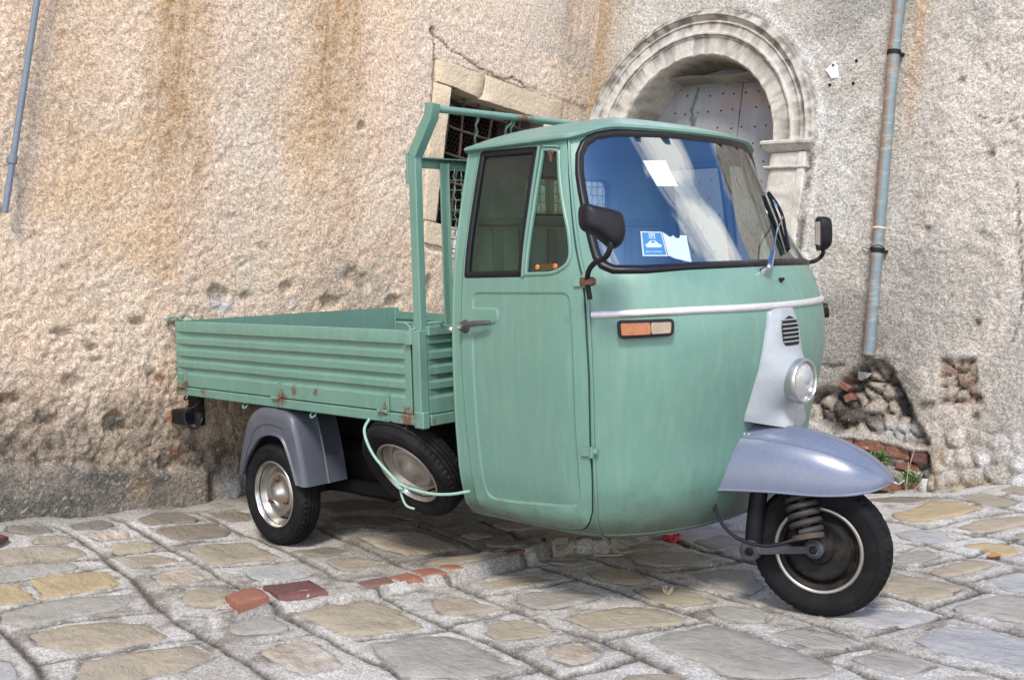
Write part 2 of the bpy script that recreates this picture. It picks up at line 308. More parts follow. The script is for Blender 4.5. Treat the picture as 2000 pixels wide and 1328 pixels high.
GP=np.array([(-.86,-1.51,.15),(-.88,-1.05,.09),(-.89,-.51,.04),(-.9,-.2,.03),(0,-.63,0),(2.236,0,0),(0,.63,0),(1,0,0),(1,-.8,0),(0,-1.4,.02),(1.6,-1.3,0),(2.6,-1,0),(1.2,-2.4,0),(2.9,-.3,0),(3.9,-3.2,0),(5,-2,0),(-1,.6,0),(-.95,2.2,-.1),(.5,2.2,-.12),(1.33,2.2,-.11),(1.64,2.2,-.03),(2.14,2.2,.07),(2.7,2.2,.17),(3.6,2.2,.3),(1.3,1.2,-.02),(2.4,1.0,.01),(3.2,.7,.02),(-.8,-2.6,.22),(1,-4,0),(6,2.2,.5),(6,0,.1)])
def seg_dist(X,Y,pl):
    best=np.full(X.shape,9.);side=np.zeros(X.shape);tt=np.zeros(X.shape);L=0
    for (ax,ay),(bx_,by_) in zip(pl[:-1],pl[1:]):
        dx,dy=bx_-ax,by_-ay;l=math.hypot(dx,dy)+1e-9
        t=np.clip(((X-ax)*dx+(Y-ay)*dy)/(l*l),0,1)
        d=np.hypot(X-ax-t*dx,Y-ay-t*dy);m=d<best
        best=np.where(m,d,best);side=np.where(m,np.sign((X-ax)*dy-(Y-ay)*dx),side);tt=np.where(m,L+t*l,tt);L+=l
    return best,side,tt,L
def sstep(a,b,x):
    t=np.clip((x-a)/(b-a),0,1);return t*t*(3-2*t)
def ground_z(X,Y,ridge=True):
    X=np.asarray(X,float);Y=np.asarray(Y,float);num=0;den=0
    for x,y,z in GP:
        w=1/(((X-x)**2+(Y-y)**2)+.02)**1.5;num=num+w*z;den=den+w
    z=num/den
    if ridge:
        d,s,t,L=seg_dist(X,Y,RIDGE);e=sstep(0,.15,t)*sstep(0,.2,L-t)
        H=(.026+.032*np.exp(-((t-L*.7)/.45)**2))*e
        z=z+np.where(s<0,H*sstep(0,.015,d)*(1-sstep(.06,.32,d)),0)
    return z

# ------------------------------------------------ materials
def mat(name,col=(.5,.5,.5),rough=.5,metal=0,var=0,vscale=8,bump=0,bscale=60,spec=.5,coat=0,col2=None,thr=(.45,.6),dscale=20,coords='Object',rvar=0,bdist=.004,fine=None):
    m=bpy.data.materials.new(name); m.use_nodes=True; t=m.node_tree; b=t.nodes['Principled BSDF']
    b.inputs['Roughness'].default_value=rough; b.inputs['Metallic'].default_value=metal; b.inputs['Specular IOR Level'].default_value=spec; b.inputs['Coat Weight'].default_value=coat; b.inputs['Coat Roughness'].default_value=.15
    tc=N(t,'ShaderNodeTexCoord'); co=tc.outputs[coords]
    def noise(sc,d=5,r=.6,w=0):
        n=N(t,'ShaderNodeTexNoise'); n.inputs['Scale'].default_value=sc; n.inputs['Detail'].default_value=d; n.inputs['Roughness'].default_value=r; n.inputs['Distortion'].default_value=w; t.links.new(co,n.inputs['Vector']); return n.outputs['Fac']
    base=None
    c=N(t,'ShaderNodeMix',data_type='RGBA'); c.inputs['A'].default_value=tuple(x*(1-var) for x in col)+(1,); c.inputs['B'].default_value=tuple(min(1,x*(1+var)) for x in col)+(1,)
    t.links.new(noise(vscale),c.inputs['Factor']); base=c.outputs['Result']
    if fine:
        f=N(t,'ShaderNodeMix',data_type='RGBA',blend_type='MULTIPLY'); f.inputs['Factor'].default_value=1
        r=N(t,'ShaderNodeMapRange'); r.inputs['From Min'].default_value=.3; r.inputs['From Max'].default_value=.7; r.inputs['To Min'].default_value=1-fine[1]; r.inputs['To Max'].default_value=1+fine[1]; t.links.new(noise(fine[0],3,.7),r.inputs[0])
        t.links.new(base,f.inputs['A']); t.links.new(r.outputs[0],f.inputs['B']); base=f.outputs['Result']
    if col2:
        r=N(t,'ShaderNodeMapRange'); r.inputs['From Min'].default_value=thr[0]; r.inputs['From Max'].default_value=thr[1]; t.links.new(noise(dscale,8,.65,.3),r.inputs[0])
        x=N(t,'ShaderNodeMix',data_type='RGBA'); x.inputs['B'].default_value=tuple(col2)+(1,); t.links.new(base,x.inputs['A']); t.links.new(r.outputs[0],x.inputs['Factor']); base=x.outputs['Result']
        r2=N(t,'ShaderNodeMapRange'); r2.inputs['To Min'].default_value=rough; r2.inputs['To Max'].default_value=min(1,rough+.35); t.links.new(r.outputs[0],r2.inputs[0]); t.links.new(r2.outputs[0],b.inputs['Roughness'])
    elif rvar:
        r2=N(t,'ShaderNodeMapRange'); r2.inputs['From Min'].default_value=.3; r2.inputs['From Max'].default_value=.7; r2.inputs['To Min'].default_value=rough-rvar; r2.inputs['To Max'].default_value=rough+rvar; t.links.new(noise(vscale*1.7),r2.inputs[0]); t.links.new(r2.outputs[0],b.inputs['Roughness'])
    t.links.new(base,b.inputs['Base Color'])
    if bump:
        bb=N(t,'ShaderNodeBump'); bb.inputs['Strength'].default_value=bump; bb.inputs['Distance'].default_value=bdist; t.links.new(noise(bscale,6,.6),bb.inputs['Height']); t.links.new(bb.outputs[0],b.inputs['Normal'])
    m['base']=1
    return m
def paint(name,rust=0.0,blobs=(),dirt=None,dust=.25,rough=.36,col=(.104,.208,.168)):
    """aged green enamel: chalky mottling, tiny chips, rust round given points (object space = world metres of the truck)"""
    m=bpy.data.materials.new(name); m.use_nodes=True; t=m.node_tree; b=t.nodes['Principled BSDF']
    tc=N(t,'ShaderNodeTexCoord'); co=tc.outputs['Object']
    def noise(sc,d=5,r=.6,w=0,vec=None):
        n=N(t,'ShaderNodeTexNoise'); n.inputs['Scale'].default_value=sc; n.inputs['Detail'].default_value=d; n.inputs['Roughness'].default_value=r; n.inputs['Distortion'].default_value=w; t.links.new(vec or co,n.inputs['Vector']); return n.outputs['Fac']
    def rng(x,a,b_,c=0,d=1,cl=True):
        r=N(t,'ShaderNodeMapRange'); r.clamp=cl
        for k,v in (('From Min',a),('From Max',b_),('To Min',c),('To Max',d)): r.inputs[k].default_value=v
        t.links.new(x,r.inputs[0]); return r.outputs[0]
    def mix(A_,B_,F,bt='MIX'):
        x=N(t,'ShaderNodeMix',data_type='RGBA',blend_type=bt)
        for s,k in ((A_,'A'),(B_,'B'),(F,'Factor')):
            if isinstance(s,tuple): x.inputs[k].default_value=s+(1,)
            elif isinstance(s,float): x.inputs[k].default_value=s
            else: t.links.new(s,x.inputs[k])
        return x.outputs['Result']
    mp=N(t,'ShaderNodeMapping'); mp.inputs['Scale'].default_value=(9,9,.9); t.links.new(co,mp.inputs[0])
    streak=noise(4,5,.6,0,mp.outputs[0])
    c=mix(tuple(x*.86 for x in col),tuple(x*1.1 for x in col),noise(3.2,6,.65))
    c=mix(c,(.24,.32,.28),rng(streak,.48,.8,0,dust))
    c=mix(c,(.08,.14,.11),rng(noise(34,6,.7),.60,.74,0,.5)); mp2=N(t,'ShaderNodeMapping'); mp2.inputs['Scale'].default_value=(60,60,3); mp2.inputs['Rotation'].default_value=(.5,.3,0); t.links.new(co,mp2.inputs[0]); c=mix(c,(.055,.11,.085),rng(noise(1.2,6,.75,.4,mp2.outputs[0]),.63,.70,0,.4)); c=mix(c,(.05,.09,.07),rng(noise(1.7,8,.75,.6),.56,.72,0,.35)); c=mix(c,(.19,.11,.06),rng(noise(70,5,.7),.735,.76,0,.8))
    if dirt:      # splash dirt below a height
        sp=N(t,'ShaderNodeSeparateXYZ'); t.links.new(co,sp.inputs[0])
        ad=N(t,'ShaderNodeMath',operation='ADD'); t.links.new(sp.outputs[2],ad.inputs[0]); t.links.new(rng(noise(9,6,.7),0,1,-.12,.12),ad.inputs[1])
        c=mix(c,(.055,.055,.042),rng(ad.outputs[0],dirt[0],dirt[1],.85,0))
    F=None
    if rust>0: F=rng(noise(26,9,.72,.4),.70-rust,.73-rust)
    for (p,r) in blobs:
        vm=N(t,'ShaderNodeVectorMath',operation='DISTANCE'); t.links.new(co,vm.inputs[0]); vm.inputs[1].default_value=p
        ad=N(t,'ShaderNodeMath',operation='ADD'); t.links.new(vm.outputs['Value'],ad.inputs[0]); t.links.new(rng(noise(30,8,.7),.2,.8,-r*1.1,r*1.1),ad.inputs[1])
        g=rng(ad.outputs[0],r*.25,r,1,0)
        if F is None: F=g
        else:
            mm=N(t,'ShaderNodeMath',operation='MAXIMUM'); t.links.new(F,mm.inputs[0]); t.links.new(g,mm.inputs[1]); F=mm.outputs[0]
    if F is not None:
        rc=mix((.05,.022,.012),(.16,.08,.04),noise(60,5,.7)); c=mix(c,rc,F); t.links.new(rng(F,0,1,rough,.9),b.inputs['Roughness'])
    else:
        t.links.new(rng(noise(6,4),.3,.7,rough-.07,rough+.1),b.inputs['Roughness'])
    t.links.new(c,b.inputs['Base Color'])
    bb=N(t,'ShaderNodeBump'); bb.inputs['Strength'].default_value=.25; bb.inputs['Distance'].default_value=.004; t.links.new(noise(11,3,.5),bb.inputs['Height'])
    b2=N(t,'ShaderNodeBump'); b2.inputs['Strength'].default_value=.12; b2.inputs['Distance'].default_value=.001; t.links.new(noise(220,3,.6),b2.inputs['Height']); t.links.new(bb.outputs[0],b2.inputs['Normal']); t.links.new(b2.outputs[0],b.inputs['Normal'])
    return m
def tinted(name,rough=.95,s1=45,s2=190,bump=1.0,amt=.28,dist=.006,speck=.5):
    """plaster, mortar, stone: colour attribute 'tint' with grain, dark pits and pale aggregate; fine relief"""
    m=bpy.data.materials.new(name); m.use_nodes=True; t=m.node_tree; b=t.nodes['Principled BSDF']; b.inputs['Roughness'].default_value=rough; b.inputs['Specular IOR Level'].default_value=.15
    at=N(t,'ShaderNodeAttribute',attribute_name='tint'); tc=N(t,'ShaderNodeTexCoord'); co=tc.outputs['Object']
    def noise(sc,d=6,r=.65,w=0):
        n=N(t,'ShaderNodeTexNoise'); n.inputs['Scale'].default_value=sc; n.inputs['Detail'].default_value=d; n.inputs['Roughness'].default_value=r; n.inputs['Distortion'].default_value=w; t.links.new(co,n.inputs['Vector']); return n.outputs['Fac']
    def rng(x,a,b_,c=0,d=1):
        r=N(t,'ShaderNodeMapRange')
        for k,v in (('From Min',a),('From Max',b_),('To Min',c),('To Max',d)): r.inputs[k].default_value=v
        t.links.new(x,r.inputs[0]); return r.outputs[0]
    n1=noise(s1); n2=noise(s2,5,.7)
    mu=N(t,'ShaderNodeMath',operation='MULTIPLY'); t.links.new(rng(n1,.36,.64,1-amt,1+amt),mu.inputs[0]); t.links.new(rng(n2,.36,.64,1-amt,1+amt),mu.inputs[1])
    x=N(t,'ShaderNodeMix',data_type='RGBA',blend_type='MULTIPLY'); x.inputs['Factor'].default_value=1; t.links.new(at.outputs['Color'],x.inputs['A']); t.links.new(mu.outputs[0],x.inputs['B']); c=x.outputs['Result']
    for (sc,a,b_,cc,f) in ((75,.60,.70,(.78,.75,.70),speck),(110,.63,.72,(.07,.06,.05),speck*1.2)):
        y=N(t,'ShaderNodeMix',data_type='RGBA'); t.links.new(c,y.inputs['A']); y.inputs['B'].default_value=cc+(1,); t.links.new(rng(noise(sc,4,.6,.2),a,b_,0,f),y.inputs['Factor']); c=y.outputs['Result']
    t.links.new(c,b.inputs['Base Color'])
    h=N(t,'ShaderNodeMath',operation='MULTIPLY_ADD'); t.links.new(n1,h.inputs[0]); h.inputs[1].default_value=1.6; t.links.new(n2,h.inputs[2])
    bb=N(t,'ShaderNodeBump'); bb.inputs['Strength'].default_value=bump; bb.inputs['Distance'].default_value=dist; t.links.new(h.outputs[0],bb.inputs['Height']); t.links.new(bb.outputs[0],b.inputs['Normal'])
    return m
def slate(name,cols,rough=.62,streak=(4,6.5,6),amt=.2):
    """cleft paving stone: each stone its own shade (object random), cleavage lines, lichen and worn pale spots"""
    m=bpy.data.materials.new(name); m.use_nodes=True; t=m.node_tree; b=t.nodes['Principled BSDF']; b.inputs['Specular IOR Level'].default_value=.35
    tc=N(t,'ShaderNodeTexCoord'); oi=N(t,'ShaderNodeObjectInfo'); mp=N(t,'ShaderNodeMapping'); t.links.new(tc.outputs['Object'],mp.inputs[0]); mp.inputs['Scale'].default_value=streak
    cx=N(t,'ShaderNodeCombineXYZ'); mm=N(t,'ShaderNodeMath',operation='MULTIPLY'); mm.inputs[1].default_value=3.1; t.links.new(oi.outputs['Random'],mm.inputs[0]); t.links.new(mm.outputs[0],cx.inputs[2]); t.links.new(cx.outputs[0],mp.inputs['Rotation'])
    def noise(sc,d=7,r=.65,w=.6,v=None):
        n=N(t,'ShaderNodeTexNoise'); n.noise_dimensions='4D'; n.inputs['Scale'].default_value=sc; n.inputs['Detail'].default_value=d; n.inputs['Roughness'].default_value=r; n.inputs['Distortion'].default_value=w
        t.links.new(v or mp.outputs[0],n.inputs['Vector']); m2=N(t,'ShaderNodeMath',operation='MULTIPLY'); m2.inputs[1].default_value=37; t.links.new(oi.outputs['Random'],m2.inputs[0]); t.links.new(m2.outputs[0],n.inputs['W']); return n.outputs['Fac']
    def rng(x,a,b_,c=0,d=1):
        r=N(t,'ShaderNodeMapRange')
        for k,v in (('From Min',a),('From Max',b_),('To Min',c),('To Max',d)): r.inputs[k].default_value=v
        t.links.new(x,r.inputs[0]); return r.outputs[0]
    def mix(A_,B_,F,bt='MIX'):
        x=N(t,'ShaderNodeMix',data_type='RGBA',blend_type=bt)
        for s,k in ((A_,'A'),(B_,'B'),(F,'Factor')):
            if isinstance(s,tuple): x.inputs[k].default_value=s+(1,)
            elif isinstance(s,float): x.inputs[k].default_value=s
            else: t.links.new(s,x.inputs[k])
        return x.outputs['Result']
    n1=noise(1.0,9,.7,.25); n2=noise(5,10,.8,.1)
    c=mix(cols[0],cols[1],oi.outputs['Random']); c=mix(c,cols[2],rng(n1,.42,.68,0,.7))
    v=rng(n2,.3,.7,1-amt,1+amt); cb=N(t,'ShaderNodeCombineColor')
    for k in range(3): t.links.new(v,cb.inputs[k])
    c=mix(c,cb.outputs[0],1.0,'MULTIPLY')
    c=mix(c,(.62,.60,.57),rng(noise(26,5,.6,.2,tc.outputs['Object']),.62,.74,0,.45)); c=mix(c,(.05,.045,.04),rng(noise(14,6,.7,.5,tc.outputs['Object']),.62,.74,0,.6))
    t.links.new(c,b.inputs['Base Color']); t.links.new(rng(n2,.3,.7,rough-.1,rough+.2),b.inputs['Roughness'])
    bb=N(t,'ShaderNodeBump'); bb.inputs['Strength'].default_value=.8; bb.inputs['Distance'].default_value=.007; t.links.new(n2,bb.inputs['Height'])
    b2=N(t,'ShaderNodeBump'); b2.inputs['Strength'].default_value=.9; b2.inputs['Distance'].default_value=.02; t.links.new(rng(n1,.35,.65),b2.inputs['Height']); t.links.new(bb.outputs[0],b2.inputs['Normal']); t.links.new(b2.outputs[0],b.inputs['Normal'])
    return m
def glass(name,tint=(.75,.85,.82),ior=1.5,rough=0.0,opa=.06):
    m=bpy.data.materials.new(name); m.use_nodes=True; t=m.node_tree; t.nodes.clear(); o=N(t,'ShaderNodeOutputMaterial')
    tr=N(t,'ShaderNodeBsdfTransparent'); tr.inputs[0].default_value=tint+(1,); gl=N(t,'ShaderNodeBsdfGlossy'); gl.inputs['Roughness'].default_value=rough; df=N(t,'ShaderNodeBsdfDiffuse'); df.inputs[0].default_value=(.35,.36,.34,1)
    fr=N(t,'ShaderNodeFresnel'); ge=N(t,'ShaderNodeNewGeometry'); e1=N(t,'ShaderNodeMath',operation='MULTIPLY_ADD'); e1.inputs[1].default_value=-2; e1.inputs[2].default_value=1; t.links.new(ge.outputs['Backfacing'],e1.inputs[0]); pw=N(t,'ShaderNodeMath',operation='POWER'); pw.inputs[0].default_value=ior; t.links.new(e1.outputs[0],pw.inputs[1]); t.links.new(pw.outputs[0],fr.inputs['IOR']); m1=N(t,'ShaderNodeMixShader'); m2=N(t,'ShaderNodeMixShader')
    tc=N(t,'ShaderNodeTexCoord'); n=N(t,'ShaderNodeTexNoise'); n.inputs['Scale'].default_value=5; n.inputs['Detail'].default_value=8; t.links.new(tc.outputs['Object'],n.inputs['Vector'])
    r=N(t,'ShaderNodeMapRange'); r.inputs['From Min'].default_value=.35; r.inputs['From Max'].default_value=.75; r.inputs['To Max'].default_value=opa*2; t.links.new(n.outputs['Fac'],r.inputs[0])
    t.links.new(r.outputs[0],m1.inputs[0]); t.links.new(tr.outputs[0],m1.inputs[1]); t.links.new(df.outputs[0],m1.inputs[2]); t.links.new(fr.outputs[0],m2.inputs[0]); t.links.new(m1.outputs[0],m2.inputs[1]); t.links.new(gl.outputs[0],m2.inputs[2]); t.links.new(m2.outputs[0],o.inputs[0])
    return m
PLASTER=tinted('plaster',s1=60,s2=150,bump=1.0,amt=.32,dist=.013,speck=.55)
MORTAR=tinted('mortar',s1=90,s2=240,bump=1.0,amt=.30,dist=.008,speck=.5)
STUCCO=tinted('arch_stucco',s1=25,s2=140,bump=.6,amt=.12,dist=.004,speck=.2)
G1=paint('green_enamel',dirt=(.29,.46))
GDOOR=paint('green_enamel_door',dirt=(.28,.38),blobs=(((1.74,-.66,.31),.03),))
GBED=paint('green_enamel_bed',rust=.015,blobs=(((-.70,-.69,.66),.05),((-.52,-.69,.64),.03),((.11,-.70,.655),.045),((.80,-.70,.66),.03),((.93,-.70,.64),.055),((.35,-.69,.70),.02),((-.77,-.69,.63),.05),((1.0,-.66,.63),.03),((.2,-.69,.695),.03)))
GRAIL=paint('green_enamel_rail',rust=.0,blobs=(((1.0,-.62,.97),.03),((1.1,-.2,1.755),.05)))
GIN=paint('green_enamel_inside',dust=.1,rough=.6,col=(.075,.135,.11))
GREY=mat('grey_blue_paint',(.105,.125,.178),.28,var=.16,vscale=6,bump=.15,bscale=12,coat=.15,rvar=.1,fine=(90,.08),col2=(.30,.28,.25),thr=(.62,.85),dscale=7)
GREYL=mat('pale_grey_paint',(.26,.285,.31),.3,var=.08,vscale=9,coat=.2,rvar=.06,fine=(90,.05))
PLAST=mat('grey_plastic',(.062,.07,.09),.42,var=.25,vscale=7,bump=.25,bscale=90,rvar=.12,col2=(.2,.17,.13),thr=(.62,.8),dscale=9)
RUBBER=mat('tyre_rubber',(.0065,.0065,.008),.8,spec=.18,var=.3,vscale=14,bump=.2,bscale=120,col2=(.026,.023,.02),thr=(.5,.85),dscale=12)
SEAL=mat('black_rubber_seal',(.006,.006,.009),.4,spec=.25,var=.3,vscale=20,rvar=.1)
BLACK=mat('black_plastic',(.007,.007,.010),.5,spec=.22,var=.3,vscale=30,bump=.2,bscale=300,bdist=.001)
DARK=mat('dark_greasy_metal',(.008,.0075,.0075),.6,spec=.2,var=.5,vscale=14,bump=.4,bscale=60,col2=(.035,.026,.02),thr=(.5,.7),dscale=18)
CHASS=mat('dark_chassis',(.01,.01,.01),.9,spec=.15,var=.5,vscale=9)
RIM=mat('silver_rim',(.42,.41,.39),.30,metal=.95,var=.12,vscale=12,col2=(.25,.18,.12),thr=(.62,.75),dscale=11,fine=(80,.08))
RIMP=mat('painted_silver',(.34,.32,.29),.32,metal=.75,var=.12,vscale=12,col2=(.2,.14,.09),thr=(.6,.75),dscale=9)
CHROME=mat('worn_chrome',(.55,.55,.55),.22,metal=1,var=.2,vscale=30,rvar=.1)
ALU=mat('dull_aluminium',(.52,.51,.50),.42,metal=.35,var=.1,vscale=16,fine=(70,.08))
RUST=mat('rusty_iron',(.075,.036,.022),.85,var=.5,vscale=30,bump=.6,bscale=90,col2=(.14,.07,.04),thr=(.4,.6),dscale=40)
IRON=mat('old_iron_bar',(.045,.03,.025),.85,var=.4,vscale=25,bump=.6,bscale=80,col2=(.10,.06,.045),thr=(.4,.65),dscale=30)
AMBER=mat('amber_lens',(.26,.075,.012),.25,var=.35,vscale=60,coat=.4,fine=(200,.3))
CLEAR=mat('clear_ribbed_lens',(.22,.165,.11),.22,var=.3,vscale=30,coat=.5,fine=(160,.15))
PAPER=mat('paper_card',(.88,.89,.9),.7,var=.05,vscale=20)
BLUEP=mat('blue_print',(.06,.25,.52),.6,var=.15,vscale=60)
PAINTED_DARK=mat('painted_dark',(.008,.007,.006),1)  # near-black colour stands for the shade inside openings
SEAT=mat('dark_vinyl',(.03,.032,.035),.5,var=.3,vscale=20)
BRICKM=mat('old_brick',(.17,.075,.05),.95,var=.4,vscale=20,bump=.9,bscale=70,col2=(.42,.38,.34),thr=(.58,.72),dscale=30,fine=(120,.25))
BRICKO=mat('orange_brick',(.215,.09,.058),.85,var=.25,vscale=20,bump=.7,bscale=70,fine=(120,.2),col2=(.5,.42,.35),thr=(.66,.76),dscale=24)
BRICKR=mat('red_brick_paint',(.11,.046,.042),.75,var=.3,vscale=20,bump=.6,bscale=70,col2=(.6,.55,.52),thr=(.62,.72),dscale=22)
BRICKD=mat('brown_brick',(.14,.075,.06),.85,var=.25,vscale=20,bump=.7,bscale=70)
GLASSW=glass('windscreen_glass',(.84,.89,.89),3.1,opa=.01)
GLASSD=glass('door_glass',(.40,.52,.46),1.45,opa=.015)
ROPE=mat('green_rope',(.22,.36,.28),.7,bump=.6,bscale=300,var=.2,vscale=90)
S_T=slate('tan_stone',((.44,.34,.19),(.40,.32,.20),(.36,.29,.18)))
S_N=slate('buff_stone',((.37,.32,.235),(.33,.29,.225),(.27,.24,.19)))
S_G=slate('grey_stone',((.37,.35,.31),(.31,.295,.265),(.25,.24,.215)))
S_B=slate('blue_grey_stone',((.38,.38,.375),(.33,.335,.34),(.42,.41,.40)))
S_K=slate('dark_brown_stone',((.21,.175,.135),(.18,.165,.14),(.25,.21,.16)))
S_P=slate('rough_pale_stone',((.34,.25,.15),(.38,.34,.29),(.55,.52,.48)),amt=.5)

# ================================================================ the three-wheeled truck
# world origin: ground under the rear axle, +X forward, +Y to the truck's left
TR=thing('three_wheeled_truck','pale green three-wheeled cargo truck with open drop-side bed and grey front mudguard','truck')
WZ=np.array([.20,.24,.284,.321,.401,.573,.795,1.015,1.233,1.415,1.506,1.617,1.70]);WV=np.array([.42,.50,.563,.607,.635,.656,.664,.66,.639,.601,.58,.552,.53])
XZ=np.array([.20,.24,.30,.36,.45,.62,.69,.76,.83,.925,1.01,1.05,1.10,1.155,1.18,1.231,1.365,1.49,1.62,1.70])
XV=np.array([1.70,1.84,1.92,1.96,2.0,2.036,2.056,2.076,2.094,2.104,2.098,2.088,2.071,2.045,2.022,1.985,1.895,1.81,1.735,1.69])
XS=1.58;XR=1.15;S1=XS-XR;SM=S1+.82
def herm(x,X,Y):
    x=np.clip(np.asarray(x,float),X[0],X[-1]);m=np.gradient(Y,X);i=np.clip(np.searchsorted(X,x)-1,0,len(X)-2);h=X[i+1]-X[i];t=(x-X[i])/h
    return (2*t**3-3*t**2+1)*Y[i]+(t**3-2*t**2+t)*h*m[i]+(-2*t**3+3*t**2)*Y[i+1]+(t**3-t**2)*h*m[i+1]
def surf0(s,z):
    s=np.asarray(s,float);z=np.asarray(z,float);side=np.where(s>SM,-1.,1.);q=np.where(s>SM,2*SM-s,s)
    w=herm(z,WZ,WV);xf=herm(z,XZ,XV);n=np.interp(z,[1.0,1.62],[2.4,2.15]);th=np.clip((q-S1)/(SM-S1),0,1)*np.pi/2
    x=np.where(q<S1,XR+q,XS+(xf-XS)*np.sin(th)**(2/n));y=-w*np.where(q<S1,1,np.cos(th)**(2/n))*side
    return np.stack([x,y,z+0*x],-1)
def surf(s,z,off=0):
    s=np.asarray(s,float);z=np.asarray(z,float);off=np.asarray(off,float)+0*s;P=surf0(s,z);e=4e-3
    n=np.cross(surf0(s+e,z)-surf0(s-e,z),surf0(s,z+e)-surf0(s,z-e));n/=np.linalg.norm(n,axis=-1,keepdims=True)+1e-12
    return P+n*off[...,None]
def fillet(P,r,n=5):
    out=[];L=len(P)
    for i in range(L):
        a,b,c=[np.array(P[k%L],float) for k in(i-1,i,i+1)];R=r[i] if isinstance(r,(list,tuple)) else r
        if R<=0: out.append(tuple(b));continue
        d1=a-b;d2=c-b;l1=np.linalg.norm(d1);l2=np.linalg.norm(d2);p=b+d1/l1*min(R,l1*.49);q=b+d2/l2*min(R,l2*.49)
        for k in range(n+1):
            t=k/n;out.append(tuple((1-t)**2*p+2*t*(1-t)*b+t*t*q))
    return out
def densify(P,st):
    out=[];L=len(P)
    for i in range(L):
        a=np.array(P[i]);b=np.array(P[(i+1)%L]);m=max(1,int(math.ceil(np.linalg.norm(b-a)/st)))
        for k in range(m): out.append(tuple(a+(b-a)*k/m))
    return out
def inpoly(X,Y,P):
    r=np.zeros(X.shape,bool);L=len(P)
    for i in range(L):
        x1,y1=P[i];x2,y2=P[(i+1)%L];c=((y1>Y)!=(y2>Y))&(X<(x2-x1)*(Y-y1)/((y2-y1) if y2!=y1 else 1e-12)+x1);r^=c
    return r
def pdist(X,Y,P):
    return seg_dist(X,Y,list(P)+[P[0]])[0]
def offset_poly(P,d):
    L=len(P);A=sum(P[i][0]*P[(i+1)%L][1]-P[(i+1)%L][0]*P[i][1] for i in range(L));sg=1 if A>0 else -1;out=[]
    for i in range(L):
        a,b,c=[np.array(P[k%L],float) for k in(i-1,i,i+1)];t1=(b-a)/(np.linalg.norm(b-a)+1e-12);t2=(c-b)/(np.linalg.norm(c-b)+1e-12)
        n=np.array([-(t1+t2)[1],(t1+t2)[0]]);n/=np.linalg.norm(n)+1e-12;out.append(tuple(b+n*d*sg))
    return out      # d>0: inwards
def cdt(outer,holes,step,extra=(),grid=True):
    loops=[densify(outer,step)]+[densify(h,step) for h in holes]+[densify(e,step*.7) for e in extra]
    P=[];E=[]
    for l in loops:
        b=len(P);P+=l;E+=[(b+i,b+(i+1)%len(l)) for i in range(len(l))]
    if grid:
        a=np.array(outer);X,Y=np.meshgrid(np.arange(a[:,0].min(),a[:,0].max(),step),np.arange(a[:,1].min(),a[:,1].max(),step));X=X.ravel();Y=Y.ravel()
        k=inpoly(X,Y,outer)&(pdist(X,Y,outer)>step*.45)
        for h in holes: k&=~inpoly(X,Y,h)&(pdist(X,Y,h)>step*.45)
        for e in extra: k&=(pdist(X,Y,e)>step*.35)
        P+=list(zip(X[k],Y[k]))
    V,_,F,*_=geometry.delaunay_2d_cdt([Vector(p) for p in P],E,[],0,1e-6)
    V=np.array([tuple(v) for v in V]);F=np.array([tuple(f) for f in F]);c=V[F].mean(1);k=inpoly(c[:,0],c[:,1],outer)
    for h in holes: k&=~inpoly(c[:,0],c[:,1],h)
    F=F[k];ar=(V[F[:,1]]-V[F[:,0]])[:,0]*(V[F[:,2]]-V[F[:,0]])[:,1]-(V[F[:,1]]-V[F[:,0]])[:,1]*(V[F[:,2]]-V[F[:,0]])[:,0]
    F[ar<0]=F[ar<0][:,::-1];return V,F[np.abs(ar)>1e-9]
def panel(name,outer,holes,f0,b0,m,parent,step=.024,emb=None,extra=(),fn=surf,ang=40,two=True):
    """shell panel in the surface's own (s,z) chart with thickness; emb(s,z) is pressed relief"""
    V,F=cdt(outer,holes,step,extra);s,z=V[:,0],V[:,1];e=emb(s,z) if emb else 0
    A=fn(s,z,f0+e+0*s)
    if not two: return pobj(name,A,F,m,parent,ang=ang)
    B=fn(s,z,b0+0*s);n=len(V);ed={}
    for f in F:
        for i in range(3):
            k=(int(f[i]),int(f[(i+1)%3]));ed[k]=1
    rim=[(b,a,a+n,b+n) for (a,b) in ed if (b,a) not in ed]
    return pobj(name,np.vstack([A,B]),[tuple(f) for f in F]+[tuple(x+n for x in f[::-1]) for f in F]+rim,m,parent,ang=ang)
mir=lambda P:[(2*SM-s,z) for s,z in P][::-1]
def along(P,step=.02,off=0,closed=True):
    D=densify(P,step) if closed else None
    if not closed:
        D=[]
        for a,b in zip(P[:-1],P[1:]):
            a=np.array(a);b=np.array(b);m=max(1,int(math.ceil(np.linalg.norm(b-a)/step)));D+=[tuple(a+(b-a)*k/m) for k in range(m)]
        D.append(tuple(P[-1]))
    D=np.array(D);p=surf(D[:,0],D[:,1],off);q=surf(D[:,0],D[:,1],off+.01);return p,(q-p)
def strip(name,P,prof,m,parent,closed=True,off=0,step=.02,ang=50):
    p,n=along(P,step,off,closed);bm=bmesh.new();sweep(bm,[Vector(a) for a in p],prof,closed=closed,fixed=[tuple(a) for a in n]);return obj(name,bm,m,parent,ang=ang)

